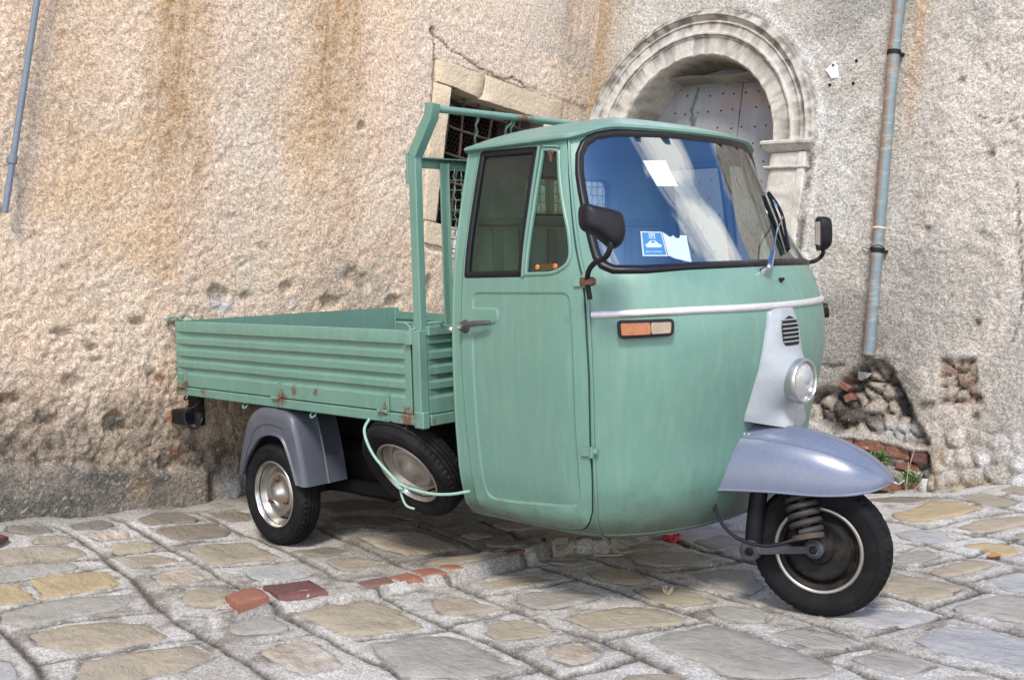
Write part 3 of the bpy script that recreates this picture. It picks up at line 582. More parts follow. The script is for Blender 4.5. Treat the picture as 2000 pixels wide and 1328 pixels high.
DOOR=fillet([(.058,1.606),(.049,1.12),(.047,.88),(.056,.65),(.064,.45),(.062,.330),(.29,.302),(.59,.318),(.603,.45),(.5905,.66),(.575,.87),(.567,1.0),(.572,1.12),(.530,1.56),(.512,1.604)],[.012,.2,.12,.12,.12,.06,.1,.085,.1,.12,.12,.1,.06,.03,.012],4)
WS=[(.600,1.49),(.606,1.43),(.625,1.284),(.634,1.215),(.652,1.184),(.69,1.166),(.80,1.163),(.95,1.169),(SM,1.171)]
WST=[(SM,1.645),(1.07,1.643),(.84,1.637),(.72,1.624),(.645,1.596),(.607,1.555)]
WS=WS+[(2*SM-s,z) for s,z in WS[:-1][::-1]]+[(2*SM-s,z) for s,z in WST[1:][::-1]]+WST
RWIN=fillet([(.0665,1.597),(.0605,1.36),(.059,1.1555),(.3385,1.1575),(.3405,1.590)],[.006,0,.006,.006,.006],2)
VWIN=fillet([(.3625,1.584),(.350,1.160),(.470,1.162),(.546,1.20),(.541,1.30),(.452,1.573)],[.006,.006,.03,.05,.03,.02],4)
EMB=fillet([(.100,1.106),(.102,.93),(.150,.93),(.190,.965),(.235,.965),(.235,1.04),(.19,1.04),(.10,1.04),(.100,1.106)],0)
EMB=fillet([(.100,1.045),(.100,1.105),(.521,1.105),(.5255,1.0),(.532,.81),(.548,.59),(.558,.40),(.24,.374),(.118,.372),(.108,.55),(.101,.80),(.101,.955),(.165,.972),(.185,1.0),(.222,1.004),(.222,1.045)],[.012,.03,.03,.1,.1,.1,.045,.05,.05,.1,.1,.02,.02,.015,.015,.012],4)
# ---- shell
zt=lambda s:1.612+.036*sstep(.5,.85,min(s,2*SM-s))
OUT=[(0.0,.30),(.03,.288),(.5,.286),(SM,.284),(2*SM-.5,.286),(2*SM-.03,.288),(2*SM,.30)]+[(s,float(zt(s))) for s in np.linspace(2*SM,0,50)]
gap=lambda P:offset_poly(P,-.006)
SHELL=panel('cab_shell',OUT,[gap(DOOR),gap(mir(DOOR)),offset_poly(WS,-.001)],0.,-.012,G1,TR,step=.026,ang=30)
# rear corner roll and rear wall of the cab
def rearwall(s,z,off=0): s=np.asarray(s,float);return np.stack([XR+np.asarray(off)+0*s,s,z+0*s],-1)
zz=np.linspace(.30,1.61,40);ro=[(-float(herm(z,WZ,WV))+.001,z) for z in zz]+[(float(herm(z,WZ,WV))-.001,z) for z in zz[::-1]]
RW=fillet([(-.28,1.378),(.235,1.378),(.235,1.532),(-.28,1.532)],.045,5)
panel('cab_rear_wall',ro,[RW],-.004,.016,G1,TR,step=.06,fn=rearwall)
for sd in (-1,1):
    bm=bmesh.new();tube(bm,[(XR+.002,sd*(float(herm(z,WZ,WV))-.006),z) for z in np.linspace(.30,1.61,30)],.0085,8);obj('corner_bead',bm,G1,TR)
bm=bmesh.new();sweep(bm,[Vector((XR-.004,y,z)) for y,z in densify(RW,.03)],[(-.012,-.006),(.012,-.006),(.009,.008),(-.009,.008)],closed=True,fixed=[(-1,0,0)]*len(densify(RW,.03)));obj('window_seal',bm,SEAL,TR)
pobj('rear_window',[(XR,y,z) for y,z in RW],[list(range(len(RW)))],GLASSD,TR,False)
# floor and underside
fp=[(float(a[0]),float(a[1])) for a in surf0(np.linspace(0,2*SM,60),np.full(60,.30))]
bm=bmesh.new();prism(bm,[(x-.0,y) for x,y in fp],.296,.31,Matrix.Identity(4));obj('cab_floor',bm,GIN,TR)
# ---- doors
def emb(s,z):
    q=np.minimum(s,2*SM-s);d=pdist(q,z,EMB);i=inpoly(q,z,EMB);return np.where(i,-.0045*sstep(0,.008,d),0)
HANDLES=[]
for k,M_ in enumerate((lambda P:P,mir)):
    D=panel('door',M_(DOOR),[M_(RWIN),M_(VWIN)],.003,-.015,GDOOR,TR,step=.022,emb=emb,extra=[M_(EMB),M_(offset_poly(EMB,.008))],ang=25)
    panel('door_flange',offset_poly(M_(DOOR),-.014),[offset_poly(M_(DOOR),.022)],-.017,-.021,GIN,D,step=.03)
    rp=offset_poly(M_(RWIN),.009)
    strip('window_rubber',rp,[(-.0115,-.006),(.0115,-.006),(.0115,.002),(.006,.006),(-.006,.006),(-.0115,.002)],SEAL,D,off=.001)
    panel('side_glass',offset_poly(M_(RWIN),.012),[],-.004,-.008,GLASSD,D,step=.05,two=False)
    vp=offset_poly(M_(VWIN),.004)
    strip('vent_frame',vp,[(-.006,-.004),(.006,-.004),(.006,.004),(.002,.007),(-.002,.007),(-.006,.004)],GDOOR,D,off=.002)
    panel('vent_glass',offset_poly(M_(VWIN),.008),[],-.002,-.006,GLASSD,D,step=.05,two=False)
    sg=M_([(.3525,1.59),(.3445,1.157)]) ;strip('divider_bar',sg,[(-.006,-.006),(.006,-.006),(.006,.010),(-.006,.010)],GDOOR,D,closed=False)
    sg=M_([(.3605,1.582),(.3525,1.16)]);strip('vent_seal',sg,[(-.006,-.006),(.006,-.006),(.006,.006),(-.006,.006)],SEAL,D,closed=False)
    sg=M_([(.372,1.588),(.43,1.583),(.462,1.578)]);strip('drip_clip',sg,[(-.003,0),(.003,0),(.003,.012),(-.003,.012)],GDOOR,D,closed=False)
    sgn=-1 if k==0 else 1
    # handle
    def sp(s,z,o): s_=s if k==0 else 2*SM-s; return Vector(surf(np.array([s_]),np.array([z]),np.array([o]))[0])
    h=sp(.069,.984,.0);nrm=(sp(.069,.984,.02)-h).normalized()
    bm=bmesh.new();lathe(bm,[(.0,-.004),(.024,-.004),(.024,.004),(.019,.010),(.0165,.022),(.013,.030),(0,.030)],h,nrm,20)
    P=[sp(.072,.986,.022),sp(.10,.991,.030),(sp(.14,.996,.030)),sp(.18,.999,.027),sp(.207,1.001,.020)]
    tube(bm,catmull(P,5),[.0105]*6+[.010]*5+[.009]*5+[.0085]*4+[.007],10,flat=(1,.55));HD=obj('door_handle',bm,mat('handle_metal',(.12,.12,.13),.35,metal=.8,var=.3,vscale=40) if k==0 else bpy.data.materials['handle_metal'],D)
    bm=bmesh.new();lathe(bm,[(0,.0),(.0095,0),(.0095,.004),(.006,.0045),(.005,.0025),(0,.002)],h+nrm*.0295,nrm,16);obj('lock_cylinder',bm,CHROME,D)
    if k==0:
        # vent catch: orange bracket inside the glass
        a=sp(.40,1.188,-.012);b=sp(.47,1.190,-.012);bm=bmesh.new();sweep(bm,[a,b],[(-.010,-.004),(.010,-.004),(.010,.004),(-.010,.004)],up=(0,-1,0))
        for q in (a,b): lathe(bm,[(0,0),(.010,0),(.010,.010),(.006,.013),(0,.013)],q,(0,-1,0),12)
        obj('vent_catch',bm,mat('orange_brown_plastic',(.42,.13,.04),.5,var=.3,vscale=40),D)
        bm=bmesh.new();q=sp(.405,1.565,.004);lathe(bm,[(0,-.006),(.013,-.006),(.013,0),(.009,.004),(0,.005)],q,(0,-1,.1),14);tube(bm,[q,q+Vector((0,.004,-.03))],.007,8);obj('vent_pivot',bm,RUST,D)
    # two hinges, each bridging seam
    for zc,w in ((1.138,.03),(.592,.028)):
        s0=float(np.interp(zc,[.59,.87,1.0,1.12],[.594,.575,.567,.572]))
        bm=bmesh.new()
        for (sa,sb,o) in ((s0-.028,s0+.004,.0065),(s0+.002,s0+.02,.010)):
            pts=[sp(sa,zc-w/2,o),sp(sb,zc-w/2,o),sp(sb,zc+w/2,o),sp(sa,zc+w/2,o)];n2=nrm*.006
            add(bm,[p+n2 for p in pts]+[p-n2 for p in pts],[(0,1,2,3),(7,6,5,4),(0,4,5,1),(1,5,6,2),(2,6,7,3),(3,7,4,0)])
        tube(bm,[sp(s0+.010,zc-w*.62,.014),sp(s0+.010,zc+w*.62,.014)],.0065,10)
        if zc<1: tube(bm,[sp(s0+.016,zc,.006),sp(s0+.032,zc,.008)],.011,10)
        obj('hinge',bm,GDOOR,D)
# seam rib down the front of the door, and lip under it
for M_ in (lambda P:P,mir):
    strip('seam_rib',M_([(.535,1.60),(.556,1.45),(.588,1.12),(.584,1.0),(.590,.87),(.606,.66),(.618,.45),(.620,.36),(.622,.30),(.63,.262)]),[(-.004,-.004),(.004,-.004),(.003,.007),(-.003,.007)],G1,TR,closed=False)
# ---- windscreen
strip('windscreen_seal',offset_poly(WS,.010),[(-.014,-.008),(.015,-.008),(.016,.002),(.010,.010),(.002,.011),(-.008,.006),(-.014,.002)],SEAL,TR,step=.02)
WSG=panel('windscreen',offset_poly(WS,.012),[],.001,-.004,GLASSW,TR,step=.03,two=False,ang=180)
# ---- bright trim strip
strip('trim_strip',[(.592,1.033),(.75,1.0365),(.92,1.040),(SM,1.037),(2*SM-.92,1.040),(2*SM-.75,1.0365),(2*SM-.592,1.033)],[(-.012,0),(.012,0),(.011,.006),(.005,.010),(-.005,.010),(-.011,.006)],ALU,TR,closed=False,step=.03)
# ---- roof
GS=np.linspace(0,2*SM,110);gz=np.array([float(zt(s)) for s in GS]);og=surf(GS,gz,.020)
rc=[(XR-.022,float(y),1.612) for y in np.linspace(.50,-.50,14)]
ring=[tuple(p) for p in og]+[(XR-.012,.556,1.612)]+rc+[(XR-.012,-.556,1.612)]
ring=np.array(ring);cx=np.array([1.40,0,0])
def rring(r,zt_=1.722,dz=0,sc=1.):
    q=ring.copy();c=np.array([1.40,0,0]);q[:,:2]=c[:2]+(ring[:,:2]-c[:2])*r*sc;q[:,2]=ring[:,2]+(zt_-ring[:,2])*(1-r**2.3)+dz;return q
V=[];F=[];n=len(ring)
R_=[rring(.93,dz=-.034),rring(.985,dz=-.020),rring(.998,dz=-.012),rring(1.0,dz=-.004),rring(.995,dz=.002)]+[rring(r) for r in (.975,.95,.91,.86,.8,.72,.62,.5,.36,.2)]
for q in R_: V+=list(q)
for j in range(len(R_)-1):
    for i in range(n): a=j*n+i;b=j*n+(i+1)%n;F.append((a,b,b+n,a+n))
V.append((1.40,0,1.7225));F+=[((len(R_)-1)*n+i,(len(R_)-1)*n+(i+1)%n,len(V)-1) for i in range(n)]
# ceiling
b0=len(V);V+=list(rring(.90,dz=-.034))+list(rring(.5,dz=-.02));V.append((1.40,0,1.70))
for i in range(n): j=(i+1)%n;F+=[(i,b0+i,b0+j,j),(b0+i,b0+n+i,b0+n+j,b0+j),(b0+n+i,len(V)-1,b0+n+j)]
pobj('roof',V,F,G1,TR,ang=40)
bm=bmesh.new();tube(bm,[Vector(p)+Vector((0,0,-.006)) for p in ring],.0065,6,closed=True);obj('roof_gutter',bm,G1,TR)
# ---- cab inside
bm=bmesh.new()
box(bm,(1.36,0,.60),(.40,1.12,.12),.02);obj('seat',bm,SEAT,TR)
bm=bmesh.new();box(bm,(1.20,0,.90),(.07,1.10,.44),.02,rotm(0,.12));obj('backrest',bm,SEAT,TR)
bm=bmesh.new()
for y in (-.44,-.30,-.14,.02,.18,.34): box(bm,(XR+.022,y,1.20),(.012,.05,.26),.004)
box(bm,(XR+.02,0,1.355),(.02,1.1,.03),.004);obj('rear_wall_ribs',bm,GIN,TR)
pp=[(float(a[0])-.03,float(a[1])*.95) for a in surf0(np.linspace(.62,2*SM-.62,40),np.full(40,1.14))]
bm=bmesh.new();prism(bm,pp+[(1.80,.5),(1.80,-.5)],1.11,1.135,Matrix.Identity(4));box(bm,(1.80,0,1.06),(.02,1.0,.12),.005);obj('dashboard',bm,mat('pale_dashboard',(.16,.19,.19),.6,var=.2,vscale=10),TR)
bm=bmesh.new();tube(bm,[(1.98,-.03,.5),(1.72,-.03,1.10)],.025,12);tube(bm,catmull([(1.66,-.36,1.17),(1.69,-.22,1.16),(1.72,-.03,1.12),(1.69,.16,1.16),(1.66,.30,1.17)],5),.014,10);tube(bm,[(1.655,-.38,1.172),(1.675,-.27,1.164)],.019,10);tube(bm,[(1.655,.32,1.172),(1.675,.21,1.164)],.019,10);lathe(bm,[(0,0),(.07,0),(.075,.03),(.05,.06),(0,.06)],(1.73,-.03,1.09),(-.3,0,.9),20);obj('steering_handlebar',bm,DARK,TR)
# ---- headlamp cowl on the nose
def cowl(v,z,o):   # v in [-1,1] across
    hw=herm(z,np.array([.60,.67,.71,.77,.84,.95,1.0,1.03]),np.array([.190,.178,.164,.145,.122,.097,.080,.074]))
    yc=np.interp(z,[.62,.68,.80,.86],[.022,-.002,-.03,-.04]);y=yc+v*hw;xn=herm(z,XZ,XV)-.30*np.abs(y)**2
    A_=herm(z,np.array([.60,.68,.79,.90,1.0,1.03]),np.array([.085,.06,.062,.036,.030,.024]))
    ed=np.clip(1-np.abs(v)**3.2,0,1)**.7
    bulge=.055*np.exp(-((y+.04)**2+(z-.79)**2)/(.075**2))
    fl=.03*sstep(.70,.62,z)*np.exp(-(y+.04)**2/.003)
    return np.stack([xn+.004+A_*ed+bulge*ed+fl+o,y,z],-1)
VV=np.linspace(-1,1,49)
def zlo(v): return .612+.044*np.abs(v)**1.2+.012*np.cos(v*9)*(np.abs(v)<.8)*0
rows=42;V=[];F=[]
for j in range(rows):
    t=j/(rows-1)
    for v in VV:
        lo=float(zlo(v));hi=1.030-.012*abs(v)**4;V.append(cowl(np.array(v),np.array(lo+(hi-lo)*t),0))
for j in range(rows-1):
    for i in range(48): a=j*49+i;F.append((a,a+1,a+50,a+49))
# skirt back to the body
n0=len(V);edge=[i for i in range(49)]+[j*49+48 for j in range(1,rows)]+[(rows-1)*49+i for i in range(47,-1,-1)]+[j*49 for j in range(rows-2,0,-1)]
for k in edge: p=V[k];V.append(np.array([min(float(p[0])-.03,float(herm(float(p[2]),XZ,XV))-.02),p[1],p[2]-(.002 if float(p[2])>.7 else -.004)]))
L=len(edge)
for k in range(L): F.append((edge[k],n0+k,n0+(k+1)%L,edge[(k+1)%L]))
COWL=pobj('headlamp_cowl',V,F,GREYL,TR,ang=60)
# vent grille: flat near-black panel, recess shade put into its colour, slats over it
GP_=fillet([(-.045,.905),(.045,.905),(.052,.925),(.052,.985),(.0,1.005),(-.052,.985),(-.052,.925)],[.012,.012,.01,.02,.01,.02,.01],3)
def cow2(y,z,o=0):
    y=np.asarray(y,float);z=np.asarray(z,float);hw=herm(z,np.array([.60,.67,.71,.77,.84,.95,1.0,1.03]),np.array([.190,.178,.164,.145,.122,.097,.080,.074]));return cowl(y/hw,z,0)+np.stack([np.asarray(o)+0*y,0*y,0*y],-1)
panel('grille_dark_panel',GP_,[],.0015,0,PAINTED_DARK,COWL,step=.02,fn=cow2,two=False)
for k in range(6):
    z=.918+k*.0145;bm=bmesh.new();p=cow2(np.linspace(-.049,.049,7),np.full(7,z),.003);tube(bm,[Vector(a) for a in p],.0024,6);obj('grille_slat',bm,GREYL,COWL)
# headlamp
hc=Vector((2.185,-.04,.787));ax=Vector((1,-.02,.02)).normalized()
HL=thing('headlamp',None,None,(0,0,0));del HL  # (replaced below)
for o in [o for o in bpy.data.objects if o.name=='headlamp']: bpy.data.objects.remove(o)
bm=bmesh.new();lathe(bm,[(.068,-.06),(.074,-.02),(.0765,-.004),(.0765,.004),(.073,.010),(.067,.011),(.0635,.006),(.0635,-.004),(.064,-.01)],hc,ax,56);HL=obj('headlamp',bm,mat('lamp_ring',(.42,.43,.43),.3,metal=.8,var=.1,vscale=30),TR)
bm=bmesh.new();lathe(bm,[(.064,.000),(.055,.0055),(.04,.0105),(.02,.0135),(0,.0145)],hc,ax,48);obj('lens',bm,None,HL)
bm=bmesh.new();lathe(bm,[(.0635,.0),(.058,-.012),(.046,-.028),(.03,-.038),(.014,-.042),(.014,-.02),(.008,-.014),(0,-.012)],hc,ax,48);obj('reflector',bm,mat('reflector',(.80,.80,.78),.16,metal=1),HL)
LENS=bpy.data.materials.new('ribbed_headlamp_glass');LENS.use_nodes=True;t=LENS.node_tree;t.nodes.clear();o_=N(t,'ShaderNodeOutputMaterial');a_=N(t,'ShaderNodeBsdfTransparent');a_.inputs[0].default_value=(.93,.92,.88,1);g_=N(t,'ShaderNodeBsdfGlossy');g_.inputs['Roughness'].default_value=.12;d_=N(t,'ShaderNodeBsdfDiffuse');d_.inputs[0].default_value=(.75,.73,.68,1);m1=N(t,'ShaderNodeMixShader');m1.inputs[0].default_value=.35;m2=N(t,'ShaderNodeMixShader');m2.inputs[0].default_value=.22
wv=N(t,'ShaderNodeTexWave');wv.bands_direction='Y';wv.inputs['Scale'].default_value=55;wv.inputs['Distortion'].default_value=.4;tcx=N(t,'ShaderNodeTexCoord');t.links.new(tcx.outputs['Object'],wv.inputs[0]);bb=N(t,'ShaderNodeBump');bb.inputs['Strength'].default_value=.7;bb.inputs['Distance'].default_value=.003;t.links.new(wv.outputs['Fac'],bb.inputs['Height']);t.links.new(bb.outputs[0],g_.inputs['Normal']);t.links.new(bb.outputs[0],d_.inputs['Normal'])
t.links.new(a_.outputs[0],m1.inputs[1]);t.links.new(d_.outputs[0],m1.inputs[2]);t.links.new(m1.outputs[0],m2.inputs[1]);t.links.new(g_.outputs[0],m2.inputs[2]);t.links.new(m2.outputs[0],o_.inputs[0])
bpy.data.objects['lens'].data.materials.append(LENS)
# ---- turn signals (both flanks of the nose)
for k in (0,1):
    sp=lambda s,z,o:Vector(surf(np.array([s if k==0 else 2*SM-s]),np.array([z]),np.array([o]))[0])
    R1=fillet([(.679,.956),(.847,.962),(.852,1.0135),(.675,1.0135)],.016,3);R2=fillet([(.692,.9665),(.836,.9715),(.840,1.003),(.689,1.003)],.008,3)
    f=(lambda P:P) if k==0 else mir
    b=panel('turn_signal',f(R1),[],.024,-.002,BLACK,TR,step=.02)
    panel('amber_lens',f([q for q in fillet([(.690,.967),(.777,.9695),(.777,1.003),(.689,1.003)],.005,2)]),[],.031,.02,AMBER,b,step=.015)
    panel('clear_lens',f([q for q in fillet([(.779,.9697),(.836,.9715),(.840,1.003),(.779,1.003)],.005,2)]),[],.031,.02,CLEAR,b,step=.015)
# ---- mirrors
mc=Vector((1.925,-.765,1.306));Mv=Matrix.Translation(mc)@frame_to((.80,-.56,.12))
def mirror_shell(poly,d,M,name,parent):
    bm=bmesh.new();P=catmull([(a,b,0) for a,b in poly],5,True);n=len(P)
    rings=[(1.0,-.012),(1.0,.0),(.985,d*.35),(.93,d*.65),(.82,d*.85),(.6,d*.97),(.3,d)]
    V=[];F=[]
    for r,h in rings: V+=[M@Vector((p.x*r,p.y*r,h)) for p in P]
    for j in range(len(rings)-1):
        for i in range(n): F.append((j*n+i,j*n+(i+1)%n,(j+1)*n+(i+1)%n,(j+1)*n+i))
    V+=[M@Vector((0,0,d*1.01)),M@Vector((0,0,-.010))];F+=[((len(rings)-1)*n+i,(len(rings)-1)*n+(i+1)%n,len(V)-2) for i in range(n)]+[((i+1)%n,i,len(V)-1) for i in range(n)]
    add(bm,V,F);return obj(name,bm,BLACK,parent,ang=60)
MR=mirror_shell([(-.060,.064),(-.02,.060),(.040,.045),(.062,.030),(.068,-.02),(.058,-.052),(.042,-.066),(.022,-.064),(-.02,-.030),(-.058,-.008),(-.067,.02)],.05,Mv,'wing_mirror',TR)
bm=bmesh.new();prism(bm,[(-.055,.052),(.03,.042),(.052,.02),(.055,-.04),(.03,-.052),(-.05,-.006)],-.014,-.011,Mv);obj('mirror_glass',bm,CHROME,MR)
bm=bmesh.new();tube(bm,catmull([(1.812,-.690,1.085),(1.812,-.700,1.135),(1.835,-.722,1.172),(1.888,-.755,1.198),(1.945,-.775,1.213),(1.965,-.775,1.243),(1.962,-.770,1.27)],6),.0085,10);obj('mirror_stem',bm,BLACK,MR)
bm=bmesh.new();box(bm,(1.800,-.688,1.140),(.05,.02,.028),.003);box(bm,(1.822,-.698,1.140),(.022,.03,.02),.002);obj('mirror_clamp',bm,RUST,MR)
Mv=Matrix.Translation(Vector((1.838,.745,1.285)))@frame_to((.74,.67,.02))
ML=mirror_shell([(-.05,.062),(.03,.066),(.055,.04),(.058,-.02),(.045,-.06),(.0,-.066),(-.04,-.05),(-.055,-.01)],.036,Mv,'wing_mirror',TR)
bm=bmesh.new();prism(bm,[(-.04,.05),(.04,.05),(.045,-.04),(-.03,-.045)],-.014,-.011,Mv);obj('mirror_glass',bm,CHROME,ML)
bm=bmesh.new();tube(bm,catmull([(1.76,.60,1.165),(1.79,.68,1.168),(1.82,.735,1.180),(1.842,.748,1.205),(1.840,.748,1.235)],6),.0085,10);obj('mirror_stem',bm,BLACK,ML)
# ---- wiper, washer nozzle
sp=lambda s,z,o:Vector(surf(np.array([s]),np.array([z]),np.array([o]))[0])
wp=sp(1.215,1.150,.0);wn=(sp(1.215,1.15,.02)-wp).normalized()
bm=bmesh.new();lathe(bm,[(0,-.005),(.013,-.005),(.012,.012),(.009,.018),(.009,.034),(.006,.038),(0,.038)],wp,wn,14)
A0=sp(1.218,1.152,.034);A1=sp(1.262,1.20,.040);A2=sp(1.50,1.335,.030)
tube(bm,[A0,A1],[.011,.007],8,flat=(.6,1));WP=obj('windscreen_wiper',bm,CHROME,TR)
bm=bmesh.new();tube(bm,catmull([A1,sp(1.34,1.27,.042),A2,sp(1.545,1.40,.022)],6),.0032,6);obj('wiper_arm',bm,CHROME,WP)
bm=bmesh.new();bp_=[sp(1.385,1.215,.012),sp(1.43,1.27,.012),sp(1.49,1.33,.012),sp(1.545,1.385,.012),sp(1.60,1.435,.012)];tube(bm,catmull(bp_,5),.0075,6,flat=(1.3,.6))
tube(bm,catmull([bp_[0]+wn*.008,sp(1.44,1.28,.026),sp(1.50,1.335,.030),sp(1.55,1.385,.026),bp_[-1]+wn*.004],5),.006,6);obj('wiper_blade',bm,BLACK,WP)
bm=bmesh.new();q=sp(1.262,1.120,0);qn=(sp(1.262,1.12,.02)-q).normalized();lathe(bm,[(0,-.002),(.009,-.002),(.009,.004),(.006,.006),(.006,.013),(.004,.016),(0,.016)],q,qn,12);obj('washer_nozzle',bm,DARK,TR)
# ---- papers behind the windscreen: things of their own
def paper(name,label,cat,pts,m,off=-.006,thick=-.0075):
    P=[(s,z) for s,z in pts];o=panel(name,P,[],off,thick,m,None,step=.03);return tag(o,label,cat)
cardA=paper('permit_card','white square permit sheet stuck high on the inside of the windscreen','permit',[(.958,1.5385),(1.069,1.5424),(1.075,1.452),(.980,1.450)],PAPER)
for (a,b) in ((1.520,.003),(1.505,.002)):
    panel('ruled_line',[(.985,a),(1.050,a+.001),(1.050,a+.001+b),(.985,a+b)],[],-.0050,-.0058,mat('faint_print',(.55,.58,.60),.7) if 'faint_print' not in bpy.data.materials else bpy.data.materials['faint_print'],cardA,step=.03)
cardB=paper('parking_disc','blue and white parking disc standing in the lower corner of the windscreen','parking disc',[(.838,1.2975),(.9185,1.2945),(.906,1.2155),(.8150,1.2175)],PAPER)
q0=(.8165,1.2175)
def cb(u,v): # unit square of the disc
    a=np.array([(.8150,1.2175),(.906,1.2155),(.9185,1.2945),(.838,1.2975)]);return tuple(a[0]*(1-u)*(1-v)+a[1]*u*(1-v)+a[2]*u*v+a[3]*(1-u)*v)
panel('blue_print',[cb(.06,.05),cb(.95,.05),cb(.95,.95),cb(.06,.95)],[],-.0050,-.0058,BLUEP,cardB,step=.03)
def quad(u0,v0,u1,v1,nm='white_print'): panel(nm,[cb(u0,v0),cb(u1,v0),cb(u1,v1),cb(u0,v1)],[],-.0040,-.0048,PAPER,cardB,step=.03)
# square with a letter P
for r in ((.36,.70,.39,.92),(.61,.70,.64,.92),(.36,.90,.64,.92),(.36,.70,.64,.72)): quad(*r)
for r in ((.44,.73,.48,.89),(.48,.86,.55,.89),(.48,.79,.55,.82),(.55,.79,.58,.89)): quad(*r)
panel('car_print',[cb(.20,.34),cb(.80,.34),cb(.86,.44),cb(.70,.52),(cb(.62,.62)),cb(.38,.62),cb(.28,.52),cb(.14,.44)],[],-.0040,-.0048,PAPER,cardB,step=.03)
panel('car_print',[cb(.40,.53),cb(.60,.53),cb(.57,.59),cb(.43,.59)],[],-.0034,-.0038,BLUEP,cardB,step=.03)
x=.14
for wd in (.03,.03,.03,.0,.03,.0,.03,.03,.03,.03,.03,.03):
    if wd: quad(x,.14,x+wd,.19)
    x+=.06 if wd else .035
cardC=paper('white_card','blank white card with a thumb notch beside the blue parking disc','card',[(.9215,1.2945),(.945,1.277),(.958,1.283),(.965,1.274),(.978,1.273),(.986,1.283),(1.010,1.281),(.982,1.194),(.930,1.207),(.909,1.217)],PAPER)

# ================================================================ wheels
def tyre(c,ax,parent,R=.228,hw=.055,treads=110):
    # closed section, then blocks cut in the tread and shoulders
    prof=[(.140,-.036),(.150,-.044),(.170,-.052),(.190,-.056),(.205,-.054),(.214,-.049),(R-.008,-.044),(R-.003,-.036),(R-.001,-.029),(R-.007,-.0275),(R-.007,-.0235),(R,-.022),(R+.001,-.012),(R-.006,-.0105),(R-.006,-.0065),(R+.001,-.005)]
    prof=prof+[(r,-h) for r,h in prof[::-1]]
    sh={6,7,8,23,24,25}
    def mod(j,k):
        if j in sh: return -.0055 if k%2 else 0
        if j in (11,12,15,16,19,20): return -.003 if (k+j)%5==0 else 0
        return 0
    prof+=[(.132,.030),(.132,-.030)]
    bm=bmesh.new();lathe(bm,prof,c,ax,n=treads,closed=True,mod=mod);o=obj('tyre',bm,RUBBER,parent,ang=28)
    for sd in (-1,1):
        for r in (.158,.196):
            bm=bmesh.new()
            M=Matrix.Translation(Vector(c))@frame_to(ax);h={.158:.0475,.196:.0558}[r]*sd
            tube(bm,[M@Vector((r*math.cos(a),r*math.sin(a),h)) for a in np.linspace(0,2*math.pi,64,endpoint=False)],.0017,5,closed=True);obj('sidewall_rib',bm,RUBBER,o)
    return o
def disc_wheel(name,c,ax,label=None,nuts=True,m=None):
    c=Vector(c);ax=Vector(ax).normalized();w=bpy.data.objects.new(name,None);COL.objects.link(w);w.parent=TR;w.location=c;w.empty_display_size=.05
    if label: w['label']=label
    tyre(c,ax,w)
    m=m or RIM
    pr=[(.130,-.03),(.1425,.036),(.1465,.0405),(.1475,.044),(.1455,.0475),(.1405,.0485),(.1375,.044),(.1345,.034),(.131,.024),(.124,.006),(.118,-.002),(.110,-.004),(.103,.002),(.098,.014),(.092,.020),(.083,.021),(.074,.017),(.066,.017),(.054,.021),(.043,.028),(.032,.040),(.020,.048),(.008,.051),(0,.0515)]
    bm=bmesh.new();lathe(bm,pr,c,ax,n=72);rim=obj('rim',bm,m,w,ang=50)
    M=Matrix.Translation(c)@frame_to(ax)
    for k in range(3):
        a=math.radians(95+120*k);p=M@Vector((.064*math.cos(a),.064*math.sin(a),.014));bm=bmesh.new();hexbolt(bm,p,ax,.0135 if nuts else .007,.016 if nuts else .001)
        if nuts: lathe(bm,[(0,.015),(.0075,.015),(.007,.024),(0,.025)],p,ax,10)
        obj('wheel_nut' if nuts else 'bolt_hole_disc',bm,RUST if nuts else PAINTED_DARK,rim)  # without nuts: thin black discs, shade of the holes put into colour
    bm=bmesh.new();a=math.radians(-62);p=M@Vector((.122*math.cos(a),.122*math.sin(a),.0));tube(bm,[p,M@Vector((.104*math.cos(a),.104*math.sin(a),.040))],.0045,8);obj('valve',bm,BLACK,rim)
    return w
wr=disc_wheel('rear_wheel',(0,-.640,.226),(0,-1,0));wl=disc_wheel('rear_wheel',(0,.640,.226),(0,1,0))
sn=Vector((.03,-.85,-.53)).normalized();sc_=Vector((.815,-.615,.405))
disc_wheel('spare_wheel',sc_-sn*.045,sn,'spare wheel slung tilted under the bed',nuts=False,m=RIMP)
